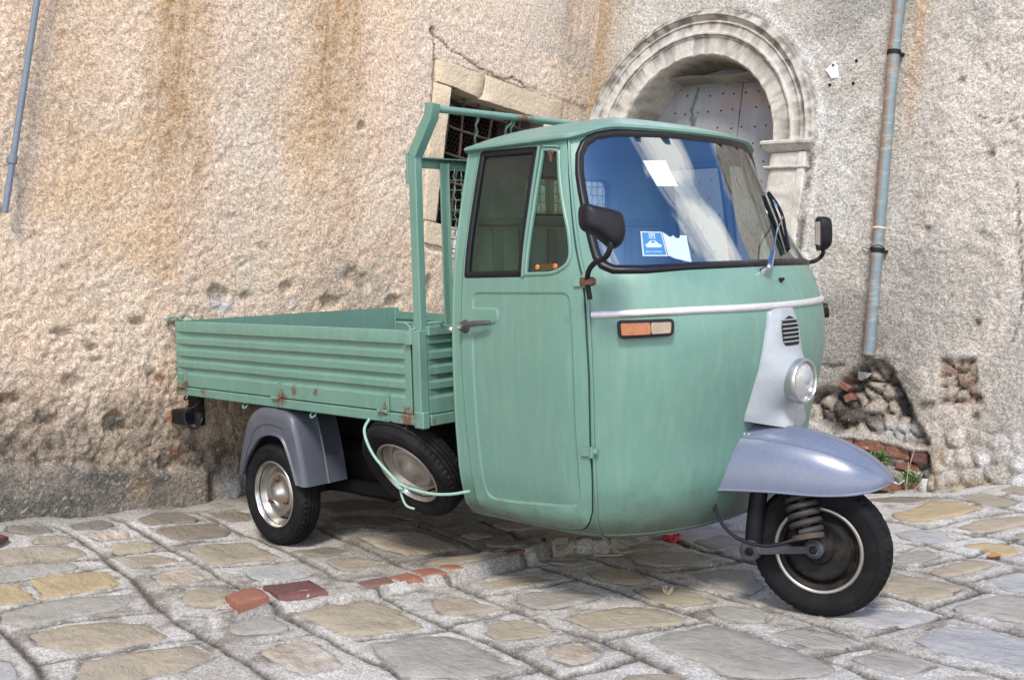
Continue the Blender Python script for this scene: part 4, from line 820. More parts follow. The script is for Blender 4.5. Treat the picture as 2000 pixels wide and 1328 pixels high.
# ---- rear mudguards (moulded grey plastic)
O_=[(-.20,.295),(-.165,.36),(-.11,.42),(-.05,.472),(.02,.493),(.09,.493),(.128,.472),(.16,.42),(.188,.36),(.214,.298)]
C_=[(-.245,.288),(-.225,.38),(-.19,.47),(-.145,.555),(-.05,.606),(.10,.609),(.18,.58),(.215,.50),(.242,.40),(.264,.292)]
Oc=catmull([(a,b,0) for a,b in O_],5);Cc=catmull([(a,b,0) for a,b in C_],5)
for sd in (-1,1):
    V=[];F=[];prof=[]
    for o,c in zip(Oc,Cc):
        d=(c-o);L=d.length;d/=L if L else 1;row=[]
        row.append((o.x-d.x*.002,o.y-d.y*.002,.700));row.append((o.x,o.y,.712));row.append((o.x+d.x*.006,o.y+d.y*.006,.714));row.append((o.x+d.x*.010,o.y+d.y*.010,.709))
        q=max(.0,L-.045)
        row.append((o.x+d.x*max(.012,q*.55),o.y+d.y*max(.012,q*.55),.708));row.append((o.x+d.x*max(.014,q*.6),o.y+d.y*max(.014,q*.6),.712));row.append((o.x+d.x*max(.016,q),o.y+d.y*max(.016,q),.711))
        for a in (30,60,90): t=math.radians(a);r=min(.03,L*.5);row.append((c.x-d.x*r*(1-math.sin(t)),c.y-d.y*r*(1-math.sin(t)),.711-.03*(1-math.cos(t))))
        row.append((c.x,c.y,.62));row.append((c.x-d.x*.001,c.y-d.y*.001,.585));row.append((c.x+d.x*.004,c.y+d.y*.004,.58));row.append((c.x-d.x*.001,c.y-d.y*.001,.575));row.append((c.x-d.x*.004,c.y-d.y*.004,.48))
        row.append((c.x-d.x*.008,c.y-d.y*.008,.48))
        row.append((c.x-d.x*.008,c.y-d.y*.008,.675));row.append((o.x+d.x*.004,o.y+d.y*.004,.702))
        V+=[(a,sd*y,z) for a,z,y in row];n=len(row)
    m_=len(Oc)
    for i in range(m_-1):
        for j in range(n): a=i*n+j;b=i*n+(j+1)%n;F.append((a,b,b+n,a+n) if sd<0 else (a,a+n,b+n,b))
    F+=[tuple(range(n))[::-1 if sd<0 else 1],tuple(range((m_-1)*n,m_*n))[::1 if sd<0 else -1]]
    bm=bmesh.new();add(bm,V,F);RF=obj('rear_mudguard',bm,PLAST,TR,ang=40)
    bm=bmesh.new();tube(bm,[(o.x,sd*.713,o.y) for o in Oc],.0035,6);obj('edge_bead',bm,PLAST,RF)
# ---- chassis, axle, engine cover
bm=bmesh.new()
box(bm,(.25,0,.50),(1.7,.56,.16),.01);box(bm,(.1,0,.30),(.62,.72,.24),.03);box(bm,(.62,.05,.36),(.5,.5,.16),.02);box(bm,(1.02,0,.40),(.24,.9,.18),.02)
for y in (-.33,.33): box(bm,(.15,y,.57),(1.75,.05,.08),.004);box(bm,(.30,y*1.25,.25),(.62,.05,.06),.01,rotm(0,-.05))
for x in (-.5,.0,.5,.85): box(bm,(x,0,.605),(.05,1.2,.03),.003)
obj('chassis',bm,CHASS,TR)
bm=bmesh.new();tube(bm,[(0,-.62,.228),(0,.62,.228)],.035,14);lathe(bm,[(0,-.03),(.10,-.03),(.10,.03),(0,.03)],(0,-.56,.228),(0,1,0),28);lathe(bm,[(0,-.03),(.10,-.03),(.10,.03),(0,.03)],(0,.56,.228),(0,1,0),28);obj('rear_axle',bm,DARK,TR)
# ================================================================ cargo bed
XA,XB=-.770,.950
prof=[(.652,.000),(.658,.012),(.712,.012),(.722,.001),(.746,.001),(.7475,.012),(.770,.012),(.780,.001),(.800,.001),(.8015,.012),(.826,.012),(.836,.001),(.857,.001),(.8585,.012),(.881,.012),(.891,.001),(.914,.001),(.916,.013),(.955,.013),(.963,.010),(.965,.000)]
def ribbed(name,axis,u0,u1,c,sgn,parent,m=GBED,taper=.012):
    """pressed side of the bed: ribs run along `axis`; outer face at c, facing sgn"""
    pr=[(z,o) for z,o in prof];n=len(pr);V=[];F=[];us=list(np.linspace(u0,u1,24))
    for i,u in enumerate(us):
        en=0 if i in(0,len(us)-1) else 1
        for z,o in pr:
            oo=.012 if (not en) and .70<z<.93 else o
            w=.0018*math.sin(u*7+z*9)+.0012*math.sin(u*19)
            p=c+sgn*(oo+w*en); V.append((u,p,z) if axis=='x' else (p,u,z))
        for z,o in pr[::-1]:
            p=c+sgn*(o-.016 if 0 else -.006+(o-.006)*.0); V.append((u,p,z) if axis=='x' else (p,u,z))
    k=2*n
    for i in range(len(us)-1):
        for j in range(k): a=i*k+j;b=i*k+(j+1)%k;F.append((a,b,b+k,a+k))
    F+=[tuple(range(k))[::-1],tuple(range((len(us)-1)*k,len(us)*k))]
    bm=bmesh.new();add(bm,V,F);return obj(name,bm,m,parent,ang=22)
BSR=ribbed('drop_side','x',XA+.004,XB,-.680,-1,TR)
BSL=ribbed('drop_side','x',XA+.004,XB,.680,1,TR)
for v_ in BSL.data.vertices: v_.co.z-=.040*max(0,(v_.co.z-.70)/.265)
BTG=ribbed('tailgate','y',-.672,.672,XA+.0,-1,TR)
BFR=ribbed('front_board','y',-.660,.660,1.000,1,TR)
bm=bmesh.new();V=[]
# top rails on the far side and the front board, rail bows on the left
P=[(x,.688,.929+.004*math.sin(x*6)) for x in np.linspace(XA,XB,12)];sweep(bm,P,[(-.016,-.034),(.022,-.034),(.022,.006),(-.016,.006)]);obj('top_rail',bm,GRAIL,BSL,ang=30)
for x in (-.30,.20,.60): bm=bmesh.new();box(bm,(x,.668,.79),(.045,.014,.25),.003);obj('side_stiffener',bm,GBED,BSL)
bm=bmesh.new();box(bm,(1.005,0,.962),(.038,1.33,.034),.003);obj('front_top_rail',bm,GRAIL,BFR)
bm=bmesh.new();hexbolt(bm,(1.024,-.555,.962),(1,0,0),.011,.012);lathe(bm,[(0,0),(.006,0),(.006,.02),(0,.02)],(1.024,-.555,.962),(1,0,0),10);obj('bolt',bm,ALU,BFR)
for x in (.35,.62): bm=bmesh.new();hexbolt(bm,(x,.668,.928),(0,-1,0),.010,.010);obj('bolt',bm,RUST,BSL)
bm=bmesh.new();box(bm,((XA+1.02)/2,0,.648),(1.02-XA-.02,1.36,.016),.002);obj('bed_floor',bm,GIN,TR)
for sd in (-1,1):
    bm=bmesh.new();box(bm,((XA+1.022)/2,sd*.683,.633),(1.022-XA,.034,.038),.003);R0=obj('bed_sill',bm,GBED,TR,ang=30)
bm=bmesh.new();box(bm,(XA-.006,0,.633),(.03,1.33,.040),.003);obj('bed_sill',bm,GBED,TR)
bm=bmesh.new();box(bm,(1.010,0,.633),(.03,1.33,.040),.003);obj('bed_sill',bm,GBED,TR)
for sd in (-1,1):
    bm=bmesh.new();box(bm,(.992,sd*.683,.795),(.040,.040,.34),.003);box(bm,(1.000,sd*.690,.637),(.052,.034,.062),.004);obj('corner_post',bm,GBED,TR,ang=30)
    bm=bmesh.new();box(bm,(XA+.008,sd*.676,.79),(.022,.030,.35),.003);obj('rear_corner_post',bm,GBED,TR,ang=30)
# flat end strap and top catch of the right drop side, painted over with the latch
bm=bmesh.new();box(bm,(.940,-.6965,.81),(.035,.006,.310),.002);obj('end_strap',bm,GBED,BSR)
def latch(x,sd,parent):
    bm=bmesh.new();box(bm,(x+.012,sd*.702,.935),(.030,.022,.050),.004);tube(bm,[(x+.030,sd*.705,.915),(x+.030,sd*.705,.962)],.008,8)
    tube(bm,catmull([(x+.028,sd*.705,.955),(x+.020,sd*.70,.978),(x-.01,sd*.695,.990),(x-.06,sd*.690,.992),(x-.075,sd*.665,.990),(x-.05,sd*.645,.989),(x+.0,sd*.66,.985),(x+.025,sd*.69,.975)],5),.005,7)
    tube(bm,catmull([(x+.028,sd*.700,.966),(x+.05,sd*.66,.988),(x+.075,sd*.63,.992),(x+.088,sd*.60,.990),(x+.066,sd*.585,.985)],5),.005,7)
    return obj('latch',bm,GRAIL,parent)
latch(.94,-1,BSR);latch(.94,1,BSL)
bm=bmesh.new();tube(bm,catmull([(XA+.05,-.68,.968),(XA+.02,-.69,.985),(XA-.035,-.70,.980),(XA-.05,-.715,.974),(XA-.02,-.71,.970)],5),.005,7);tube(bm,catmull([(XA+.01,-.67,.97),(XA+.05,-.66,.992),(XA+.10,-.66,.982),(XA+.16,-.67,.968)],5),.006,7);obj('rear_latch',bm,GRAIL,BSR)
# drop side hinges with knuckle and pin, on the sill
for sd,par in ((-1,BSR),(1,BSL)):
    for x in (-.700,.085,.800):
        bm=bmesh.new();box(bm,(x+.012,sd*.696,.688),(.020,.006,.072),.0015);tube(bm,[(x-.034,sd*.706,.655),(x+.024,sd*.706,.655)],.008,8);box(bm,(x+.008,sd*.7025,.634),(.042,.005,.034),.001);hexbolt(bm,(x+.014,sd*.705,.630),(0,sd,0),.006,.004)
        obj('hinge',bm,GBED,par)
for x in (-.69,-.18,.33,.90):
    bm=bmesh.new();tube(bm,catmull([(x,-.676,.617),(x+.002,-.685,.600),(x-.012,-.694,.590),(x-.026,-.69,.597),(x-.026,-.683,.608)],5),.0042,7);obj('rope_hook',bm,DARK if x<-.3 else GRAIL,TR)
# ---- headboard frame behind the cab
for sd in (-1,1):
    bm=bmesh.new();box(bm,(.987,sd*.672,1.275),(.040,.034,.66),.003);pr=[(-.018,-.021),(.018,-.021),(.018,.021),(-.018,.021)]
    sweep(bm,[Vector((.987,sd*.672,1.598)),Vector((1.078,sd*.668,1.730)),Vector((1.086,sd*.666,1.775))],pr,up=(-1,0,.6));obj('headboard_post',bm,GRAIL,TR,ang=30)
    bm=bmesh.new();box(bm,(.962,sd*.668,1.555),(.012,.046,.11),.002);box(bm,(.956,sd*.672,1.525),(.020,.030,.05),.003);obj('post_bracket',bm,GRAIL,TR)
bm=bmesh.new();tube(bm,[(1.086,-.655,1.757),(1.086,.655,1.757)],.0135,14);obj('headboard_top_tube',bm,GRAIL,TR)
bm=bmesh.new();box(bm,(1.0,0,1.590),(.030,1.31,.005),.001);box(bm,(.987,0,1.572),(.005,1.31,.034),.001);obj('headboard_crossbar',bm,GRAIL,TR)
for y in (-.548,.03,.548):
    bm=bmesh.new();box(bm,(1.001,y,1.275),(.008,.030,.60),.001);box(bm,(1.010,y+.012,1.275),(.022,.005,.60),.001);obj('mesh_frame_bar',bm,GRAIL,TR)
bm=bmesh.new()
ys=np.arange(-.525,.54,.0365);zs=np.arange(1.005,1.565,.0365)
for i,y in enumerate(ys):
    tube(bm,[(.998+.0035*math.cos(math.pi*k+i*math.pi),y+.0035*math.sin(k*math.pi/2+i),float(z)) for k,z in enumerate(np.arange(.99,1.572,.018))],.0024,5)
for i,z in enumerate(zs): tube(bm,[(.998,-.545,float(z)),(.998,.545,float(z))],.0022,5)
tag(obj('wire_mesh',bm,GRAIL,TR),kind='stuff')
for (a,b) in ((-.444,-.386),(-.26,-.30),(-.25,-.22),(.0,.03),(.25,.30)):
    bm=bmesh.new();P=[]
    for k in range(25):
        t=k/24;P.append((1.086-.086*t,a+(b-a)*t+.006*math.sin(t*math.pi*7),1.748-.155*t))
    tube(bm,P,.0036,6);obj('wavy_strut',bm,GRAIL,TR)
# ---- tail lamp on its bracket under the rear corner
bm=bmesh.new();box(bm,(-.722,-.640,.550),(.075,.006,.15),.001);box(bm,(-.765,-.625,.545),(.006,.035,.16),.001);box(bm,(-.680,-.625,.545),(.006,.035,.16),.001);TL=obj('tail_lamp_bracket',bm,DARK,TR,ang=30)
bm=bmesh.new();box(bm,(-.780,-.662,.500),(.135,.066,.070),.008);obj('tail_lamp_body',bm,BLACK,TL)
bm=bmesh.new();box(bm,(-.858,-.662,.500),(.024,.062,.066),.006);obj('tail_lens',bm,AMBER,TL)
bm=bmesh.new();tube(bm,catmull([(-.66,-.62,.62),(-.655,-.65,.57),(-.70,-.70,.53),(-.68,-.70,.47),(-.62,-.69,.46),(-.60,-.67,.50),(-.65,-.65,.53)],6),.006,7);lathe(bm,[(0,-.03),(.022,-.03),(.026,0),(.022,.03),(0,.03)],(-.635,-.66,.50),(0,0,1),12);obj('lamp_cable',bm,BLACK,TL)
# ================================================================ front wheel, fork, mudguard (steered left)
st=math.radians(15);FD=Vector((math.cos(st),math.sin(st),0));FN=Vector((math.sin(st),-math.cos(st),0));FC=Vector((2.232,-.012,.226))
def fw(a,l,z): return Vector((FC.x,FC.y,0))+FD*a+FN*l+Vector((0,0,z))
FW=bpy.data.objects.new('front_wheel',None);COL.objects.link(FW);FW.parent=TR;FW.location=FC
tyre(FC,FN,FW)
bm=bmesh.new();lathe(bm,[(.130,-.036),(.142,-.036),(.146,-.044),(.1475,-.044),(.132,-.02),(.120,.0),(.120,.012),(.128,.022),(.132,.034),(.1405,.036),(.1465,.0405),(.1475,.044),(.1455,.0475),(.1405,.0485),(.1345,.0455),(.130,.030),(.122,.020),(.119,.010)],FC,FN,72);obj('rim',bm,RIMP,FW,ang=50);bm=bmesh.new();lathe(bm,[(.1335,.0445),(.132,.040),(.127,.036),(.122,.034),(.119,.030),(.117,.018)],FC,FN,72);obj('rim_well',bm,DARK,FW)
bm=bmesh.new();lathe(bm,[(.119,-.01),(.118,.020),(.108,.026),(.104,.036),(.100,.039),(.085,.040),(.075,.036),(.050,.035),(.045,.044),(.034,.047),(0,.047)],FC,FN,56);obj('brake_drum',bm,DARK,FW,ang=40)
# trailing link, axle nut
bm=bmesh.new();pl=[]
A_=fw(-.005,.075,.240);B_=fw(-.215,.085,.215)
sweep(bm,[A_,A_.lerp(B_,.35),A_.lerp(B_,.7),B_],[(-.016,-.012),(.016,-.012),(.016,.012),(-.016,.012)]);lathe(bm,[(0,-.02),(.034,-.02),(.036,-.01),(.036,.014),(.030,.02),(0,.02)],B_,FN,24);lathe(bm,[(0,-.03),(.032,-.03),(.032,.010),(.024,.014),(.022,.018),(0,.018)],A_,FN,24)
obj('suspension_link',bm,mat('worn_cast_metal',(.035,.038,.045),.55,var=.4,vscale=30,bump=.4,bscale=80),TR,ang=40)
bm=bmesh.new();hexbolt(bm,A_+FN*.018,FN,.013,.010);lathe(bm,[(0,0),(.007,0),(.006,.018),(0,.019)],A_+FN*.018,FN,10);hexbolt(bm,B_+FN*.019,FN,.016,.006);obj('axle_nut',bm,DARK,TR)
# fork tube
bm=bmesh.new();tube(bm,catmull([fw(-.215,.062,.20),fw(-.205,.062,.32),fw(-.185,.060,.45),fw(-.15,.03,.60)],6),.030,16);obj('fork_tube',bm,BLACK,TR)
# spring and damper
bm=bmesh.new();s0=fw(-.020,.099,.288);s1=fw(-.060,.060,.440);ax_=(s1-s0).normalized();M=Matrix.Translation(s0)@frame_to(ax_,(1,0,.2));L=(s1-s0).length
tube(bm,[M@Vector((.045*math.cos(t*2*math.pi*5.0),.045*math.sin(t*2*math.pi*5.0),.01+t*(L-.02))) for t in np.linspace(0,1,7*22)],.0105,8);obj('coil_spring',bm,mat('dusty_spring_steel',(.02,.018,.017),.7,var=.5,vscale=40),TR)
bm=bmesh.new();tube(bm,[s0,s1],.014,10);lathe(bm,[(0,-.012),(.052,-.012),(.052,.004),(0,.004)],s0,ax_,24);obj('damper',bm,mat('rusty_plate',(.05,.036,.03),.85,var=.4,vscale=30),TR)
bm=bmesh.new();tube(bm,catmull([fw(-.33,.09,.46),fw(-.335,.12,.40),fw(-.30,.135,.31),fw(-.235,.14,.262),fw(-.15,.14,.250),fw(-.08,.13,.268),fw(-.045,.11,.285)],7),.0065,8);obj('brake_cable',bm,BLACK,TR)
# mudguard
RU=np.array([0,.12,.28,.45,.62,.8,1.]);RA=np.array([.234,.214,.158,.068,-.04,-.15,-.250]);RZ=np.array([.466,.496,.543,.588,.618,.636,.642])
EA=np.array([.222,.198,.130,.020,-.120,-.255,-.382]);EZ=np.array([.462,.452,.437,.430,.432,.428,.418]);EL=np.array([.018,.068,.112,.138,.148,.150,.148])
V=[];F=[];NU,NV=40,48
def fen(u,th,o=0):
    ra,rz,ea,ez,el=[float(herm(u,RU,q)) for q in(RA,RZ,EA,EZ,EL)];s=abs(math.sin(th));c=math.cos(th);g=-1 if th<0 else 1
    k=s**.86; q=1-c**.95 if c>0 else 1
    cr=(.0065 if abs(th)<.129 else 0)
    a=ra+(ea-ra)*q;l=g*el*k*(1+.0*q);z=rz+(ez-rz)*q+cr+o
    return fw(a,l,z)
TH=list(np.linspace(-math.pi/2,-.22,20))+[-.16,-.13,-.128,-.06,0,.06,.128,.13,.16]+list(np.linspace(.22,math.pi/2,20));NV=len(TH)
for i in range(NU):
    for th in TH: V.append(fen(i/(NU-1),th))
for i in range(NU):
    for th in TH: p=fen(i/(NU-1),th);c0=fw(-.05,0,.43);V.append(p+(c0-p).normalized()*.004)
n0=NU*NV
for i in range(NU-1):
    for j in range(NV-1):
        a=i*NV+j;F.append((a,a+1,a+NV+1,a+NV));F.append((n0+a,n0+a+NV,n0+a+NV+1,n0+a+1))
    for j in (0,NV-1): a=i*NV+j;F.append((a,a+NV,n0+a+NV,n0+a))
for i in (0,NU-1):
    for j in range(NV-1): a=i*NV+j;F.append((a,a+1,n0+a+1,n0+a))
bm=bmesh.new();add(bm,V,F);FG=obj('front_mudguard',bm,GREY,TR,ang=40)
bm=bmesh.new();rim_=[fen(u,math.pi/2) for u in np.linspace(1,0,40)]+[fen(u,-math.pi/2) for u in np.linspace(0.02,1,40)];tube(bm,[p+Vector((0,0,.002)) for p in rim_],.0048,7);obj('rolled_edge',bm,GREY,FG)
bm=bmesh.new();P=[fen(u,.62,0) for u in np.linspace(.96,.22,30)];tube(bm,[p+Vector((0,0,-.0045)) for p in P],.0055,6);obj('pressed_line',bm,GREY,FG)
bm=bmesh.new()
for u,th in ((.93,.55),(.90,.55)): p=fen(u,th);lathe(bm,[(0,-.002),(.005,0),(.003,.003),(0,.004)],p,(p-fw(-.05,0,.5)).normalized(),10)
obj('rivets',bm,ALU,FG)
# ---- rope that lashes the spare wheel
bm=bmesh.new();rp=[(.700,-.690,.625),(.715,-.735,.575),(.775,-.745,.495),(.862,-.735,.425),(.915,-.725,.390),(.99,-.715,.378),(1.07,-.705,.374),(1.15,-.690,.382),(1.22,-.668,.398)]
tube(bm,catmull(rp,8),.0056,8)
tube(bm,catmull([(.89,-.725,.400),(.91,-.745,.395),(.93,-.735,.378),(.905,-.715,.374),(.895,-.728,.392),(.925,-.742,.398),(.95,-.728,.385)],6),.0052,7);tube(bm,catmull([(.905,-.728,.385),(.918,-.728,.345),(.935,-.722,.315),(.965,-.71,.305)],6),.0045,7)
tag(obj('rope',bm,ROPE),'thin green rope looped and knotted across the slung spare wheel','rope')

# ================================================================ ground
def mesh_grid(name,X,Y,Z,keep,tint,m,parent,flip=False,kind=None,ang=180):
    """X,Y,Z arrays (rows,cols); keep: mask of quads"""
    R_,C=X.shape;idx=np.arange(R_*C).reshape(R_,C);q=np.stack([idx[:-1,:-1],idx[:-1,1:],idx[1:,1:],idx[1:,:-1]],-1)[keep]
    if flip: q=q[:,::-1]
    used=np.zeros(R_*C,bool);used[q.ravel()]=True;mapv=np.cumsum(used)-1;q=mapv[q]
    co=np.stack([X.ravel(),Y.ravel(),Z.ravel()],1)[used].astype(np.float32);me=bpy.data.meshes.new(name)
    me.vertices.add(len(co));me.vertices.foreach_set('co',co.ravel());me.loops.add(q.size);me.loops.foreach_set('vertex_index',q.ravel().astype(np.int32))
    me.polygons.add(len(q));me.polygons.foreach_set('loop_start',np.arange(0,q.size,4,dtype=np.int32));me.update(calc_edges=True);me.validate()
    at=me.attributes.new('tint','FLOAT_COLOR','POINT');c=np.ones((len(co),4),np.float32);c[:,:3]=tint.reshape(-1,3)[used];at.data.foreach_set('color',c.ravel())
    return link(name,me,m,parent,ang=ang)
def axis_(a,b,st,far_a,far_b):
    m=np.arange(a,b+st/2,st);L=[];x=a;s=st
    while x>far_a: s*=1.35;x-=s;L.append(x)
    Rr=[];x=b;s=st
    while x<far_b: s*=1.35;x+=s;Rr.append(x)
    return np.concatenate([L[::-1],m,Rr])
gx=axis_(-1.15,3.15,.0105,-40,60);gy=axis_(-2.35,2.35,.0105,-60,6);GX,GY=np.meshgrid(gx,gy)
GZ=ground_z(GX,GY)
inner=(GX>-1.3)&(GX<3.3)&(GY>-2.5)&(GY<2.5)
dg=np.full(GX.shape,9.);sid=np.zeros(GX.shape)
wob=.010*(fbm(GX*9,GY*9,3,50)-.5);wx,wy=GX+wob*1.2,GY+.012*(fbm(GX*9+7,GY*9,3,51)-.5)
for g in GROOVES: dg=np.minimum(dg,seg_dist(wx,wy,g)[0])
wd=.0045+.005*vnoise(GX*6,GY*6,60);dep=.009+.010*fbm(GX*4,GY*4,2,61)
GZ=GZ-dep*(1-sstep(wd*.5,wd*2.4,dg))+.002*(np.exp(-((dg-.03)/.014)**2))
ds=np.full(GX.shape,9.)
for c,P in STONES:
    a=np.array(P);k=(GX>a[:,0].min()-.12)&(GX<a[:,0].max()+.12)&(GY>a[:,1].min()-.12)&(GY<a[:,1].max()+.12)
    if k.any():
        d=pdist(GX[k],GY[k],P);i=inpoly(GX[k],GY[k],P);ds[k]=np.minimum(ds[k],np.where(i,-d,d))
GZ=GZ+np.where(inner,.009*(fbm(GX*22,GY*22,4,70,.6)-.5)+.012*(fbm(GX*3.1,GY*3.1,2,71)-.5)+.004*np.exp(-((ds-.02)/.016)**2),0)
GZ=GZ-np.where(ds<-.012,.014,0)
rd,rs,rt,rL=seg_dist(GX,GY,RIDGE)
GZ=GZ+np.where(rd<.07,.016*(fbm(GX*16,GY*16,3,72)-.45),0)
n1=fbm(GX*2.2,GY*2.2,4,80);n2=fbm(GX*14,GY*14,4,81)
t1=np.stack([.50+0*GX,.48+0*GX,.445+0*GX],-1)
def lay(t,c,f): return t*(1-f[...,None])+np.array(c)*f[...,None]
t1=lay(t1,(.34,.315,.28),np.clip(sstep(.50,.70,n1)*.5,0,1));t1=lay(t1,(.20,.18,.15),sstep(.52,.70,n2)*.6)
t1=lay(t1,(.10,.09,.07),np.exp(-((ds-.003)/.0075)**2)*.8*sstep(.36,.58,fbm(GX*18,GY*18,3,85)));t1=lay(t1,(.66,.65,.63),sstep(.50,.62,fbm(GX*5,GY*5,3,86))*.45*(dg>.02));t1=lay(t1,(.045,.04,.03),(1-sstep(wd*.6,wd*2.2,dg))*.9);t1=lay(t1,(.17,.15,.12),(1-sstep(.008,.05,dg))*.35*sstep(.35,.6,n2))
# darker strips along the foot of the walls and a soft darker patch under the truck
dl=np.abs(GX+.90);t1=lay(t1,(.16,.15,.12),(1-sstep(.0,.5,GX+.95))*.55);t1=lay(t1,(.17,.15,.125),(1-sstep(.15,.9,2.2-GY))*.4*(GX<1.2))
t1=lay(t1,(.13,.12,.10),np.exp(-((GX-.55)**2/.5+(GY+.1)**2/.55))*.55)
t1=lay(t1,(.20,.19,.165),np.where(rd<.05,.5*sstep(.4,.6,n2),0))
keep=np.ones((GX.shape[0]-1,GX.shape[1]-1),bool)
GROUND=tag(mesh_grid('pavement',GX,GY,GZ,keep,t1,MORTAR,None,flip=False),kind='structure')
def gzs(x,y): return float(ground_z(np.array(x),np.array(y)))
SM_={'t':S_T,'n':S_N,'g':S_G,'b':S_B,'k':S_K,'p':S_P}
def slab(name,P,m,h,parent,rough=.004,edge=.010,seed=0,drop=.03,chip=.018):
    rr=random.Random(seed);C=[Vector((x,y,0)) for x,y in fillet(P,.018,2)] if name!='brick' else [Vector((x,y,0)) for x,y in P];
    # even resample
    pts=[(p.x,p.y) for p in C];D=densify(pts,.035) if len(pts)<70 else pts
    cx=sum(p[0] for p in D)/len(D);cy=sum(p[1] for p in D)/len(D);A_=np.array(D);ph=rr.random()*50
    w=chip*(fbm(A_[:,0]*26+ph,A_[:,1]*26,3,90)-.5)*2;dirv=A_-np.array([cx,cy]);ln=np.linalg.norm(dirv,axis=1,keepdims=True);A_=A_+dirv/ln*w[:,None]
    n=len(A_);V=[];F=[];tx,ty=rr.uniform(-.012,.012),rr.uniform(-.012,.012)
    rings=[(1.0,-drop),(1.0,h-.006),(1-edge/max(.05,ln.mean()),h),(.72,h+.001),(.38,h)]
    for r,z in rings:
        q=np.array([cx,cy])+(A_-np.array([cx,cy]))*r;zz=ground_z(q[:,0],q[:,1])+z+(q[:,0]-cx)*tx+(q[:,1]-cy)*ty
        if z>0: zz=zz+rough*2*(fbm(q[:,0]*9+ph,q[:,1]*9,3,91)-.5)
        V+=[(a,b,c) for (a,b),c in zip(q,zz)]
    for j in range(len(rings)-1):
        for i in range(n): F.append((j*n+i,j*n+(i+1)%n,(j+1)*n+(i+1)%n,(j+1)*n+i))
    V.append((cx,cy,gzs(cx,cy)+h));F+=[((len(rings)-1)*n+i,(len(rings)-1)*n+(i+1)%n,len(V)-1) for i in range(n)]
    V2=np.array(V);me_c=V2[-1].copy()
    me=bpy.data.meshes.new(name);me.from_pydata([tuple(p-me_c) for p in V2],[],F);me.update();me.materials.append(m)
    me.polygons.foreach_set('use_smooth',np.ones(len(me.polygons),bool));me.set_sharp_from_angle(angle=math.radians(50))
    o=bpy.data.objects.new(name,me);COL.objects.link(o);o.location=me_c;o.parent=parent
    # wind faces outwards
    if me.polygons[len(me.polygons)-1].normal.z<0: me.flip_normals()
    return o
for k,(c,P) in enumerate(STONES): slab('paving_stone',P,SM_[c],.004+.003*((k*7)%3),GROUND,seed=k,rough=.011 if c=='p' else .0045)
for k,(c,P,h) in enumerate(GBRICKS): slab('brick',P,{'o':BRICKO,'r':BRICKR,'d':BRICKD}[c],h,GROUND,seed=100+k,edge=.006,chip=.006,rough=.003)
# more stones of the same paving beyond the traced ones (street side, seen from a step aside)
rr=random.Random(5)
def clear(x,y,r): return all(min(math.hypot(x-a,y-b) for a,b in P)>r and not inpoly(np.array([x]),np.array([y]),P)[0] for c,P in STONES)
kk=0
for i in range(400):
    x=rr.uniform(-.7,3.6);y=rr.uniform(-3.4,2.0);r=rr.uniform(.10,.17)
    if not clear(x,y,r*1.35) or math.hypot(x-2.23,y)<.05 or seg_dist(np.array([x]),np.array([y]),RIDGE)[0][0]<r+.04: continue
    a0=rr.random()*6.28;P=[(x+math.cos(a0+t)*r*(1+.25*(k%2))*rr.uniform(.85,1.1)*1.25,y+math.sin(a0+t)*r*(1+.25*(k%2))*rr.uniform(.85,1.1)*.85) for k,t in enumerate(np.linspace(0,2*math.pi,8,endpoint=False))]
    STONES.append(('x',P));slab('paving_stone',P,rr.choice([S_N,S_G,S_K,S_G]),.002,GROUND,seed=300+i);kk+=1
# ================================================================ walls
class Wall:
    def __init__(s,o,h,g,n): s.o=np.array(o);s.h=np.array(h);s.g=np.array(g);s.n=np.array(n)
    def p(s,a,v,d=0): a=np.asarray(a,float);v=np.asarray(v,float);d=np.asarray(d,float)+0*a;return s.o+a[...,None]*s.h+v[...,None]*s.g+d[...,None]*s.n
    def pt(s,a,v,d=0): return Vector(s.p(np.array(a),np.array(v),d))
    def M(s,a,v,d=0):
        q=s.pt(a,v,d);return Matrix(((s.h[0],s.g[0],s.n[0],q.x),(s.h[1],s.g[1],s.n[1],q.y),(s.h[2],s.g[2],s.n[2],q.z),(0,0,0,1)))
LWL=Wall((-.9,-.41,0),(-.03793,.98815,-.14874),(.05046,.15056,.98731),(.99801,.02994,-.05558))
AWL=Wall((1.0,2.2,0),(.99873,-.00761,-.04989),(.05046,.15056,.98731),(0,-.98857,.15075))
TL_=thing('plaster_wall','weathered cream plaster wall behind the tail of the truck, with rust-brown streaks and a barred window','wall',tuple(LWL.o))
TA_=thing('plaster_wall','grey and cream plaster wall beyond the cab, holding the arched doorway and broken at its foot','wall',tuple(AWL.o))
def gau(a,v,a0,v0,ra,rv): return np.exp(-(((a-a0)/ra)**2+((v-v0)/rv)**2))
def pit(a,v,a0,v0,ra,rv,s=0): 
    d=np.hypot((a-a0)/ra,(v-v0)/rv)+.55*(fbm(a*14+s,v*14,3,40+s)-.5);return 1-sstep(.55,1.0,d)
def rubble(a,v,sc,s): 
    b1,b2,idd=worley(a*sc+.4*fbm(a*8,v*8,2,s),v*sc*1.25,s);return np.clip((b2-b1)*1.8,0,1)**.6,idd
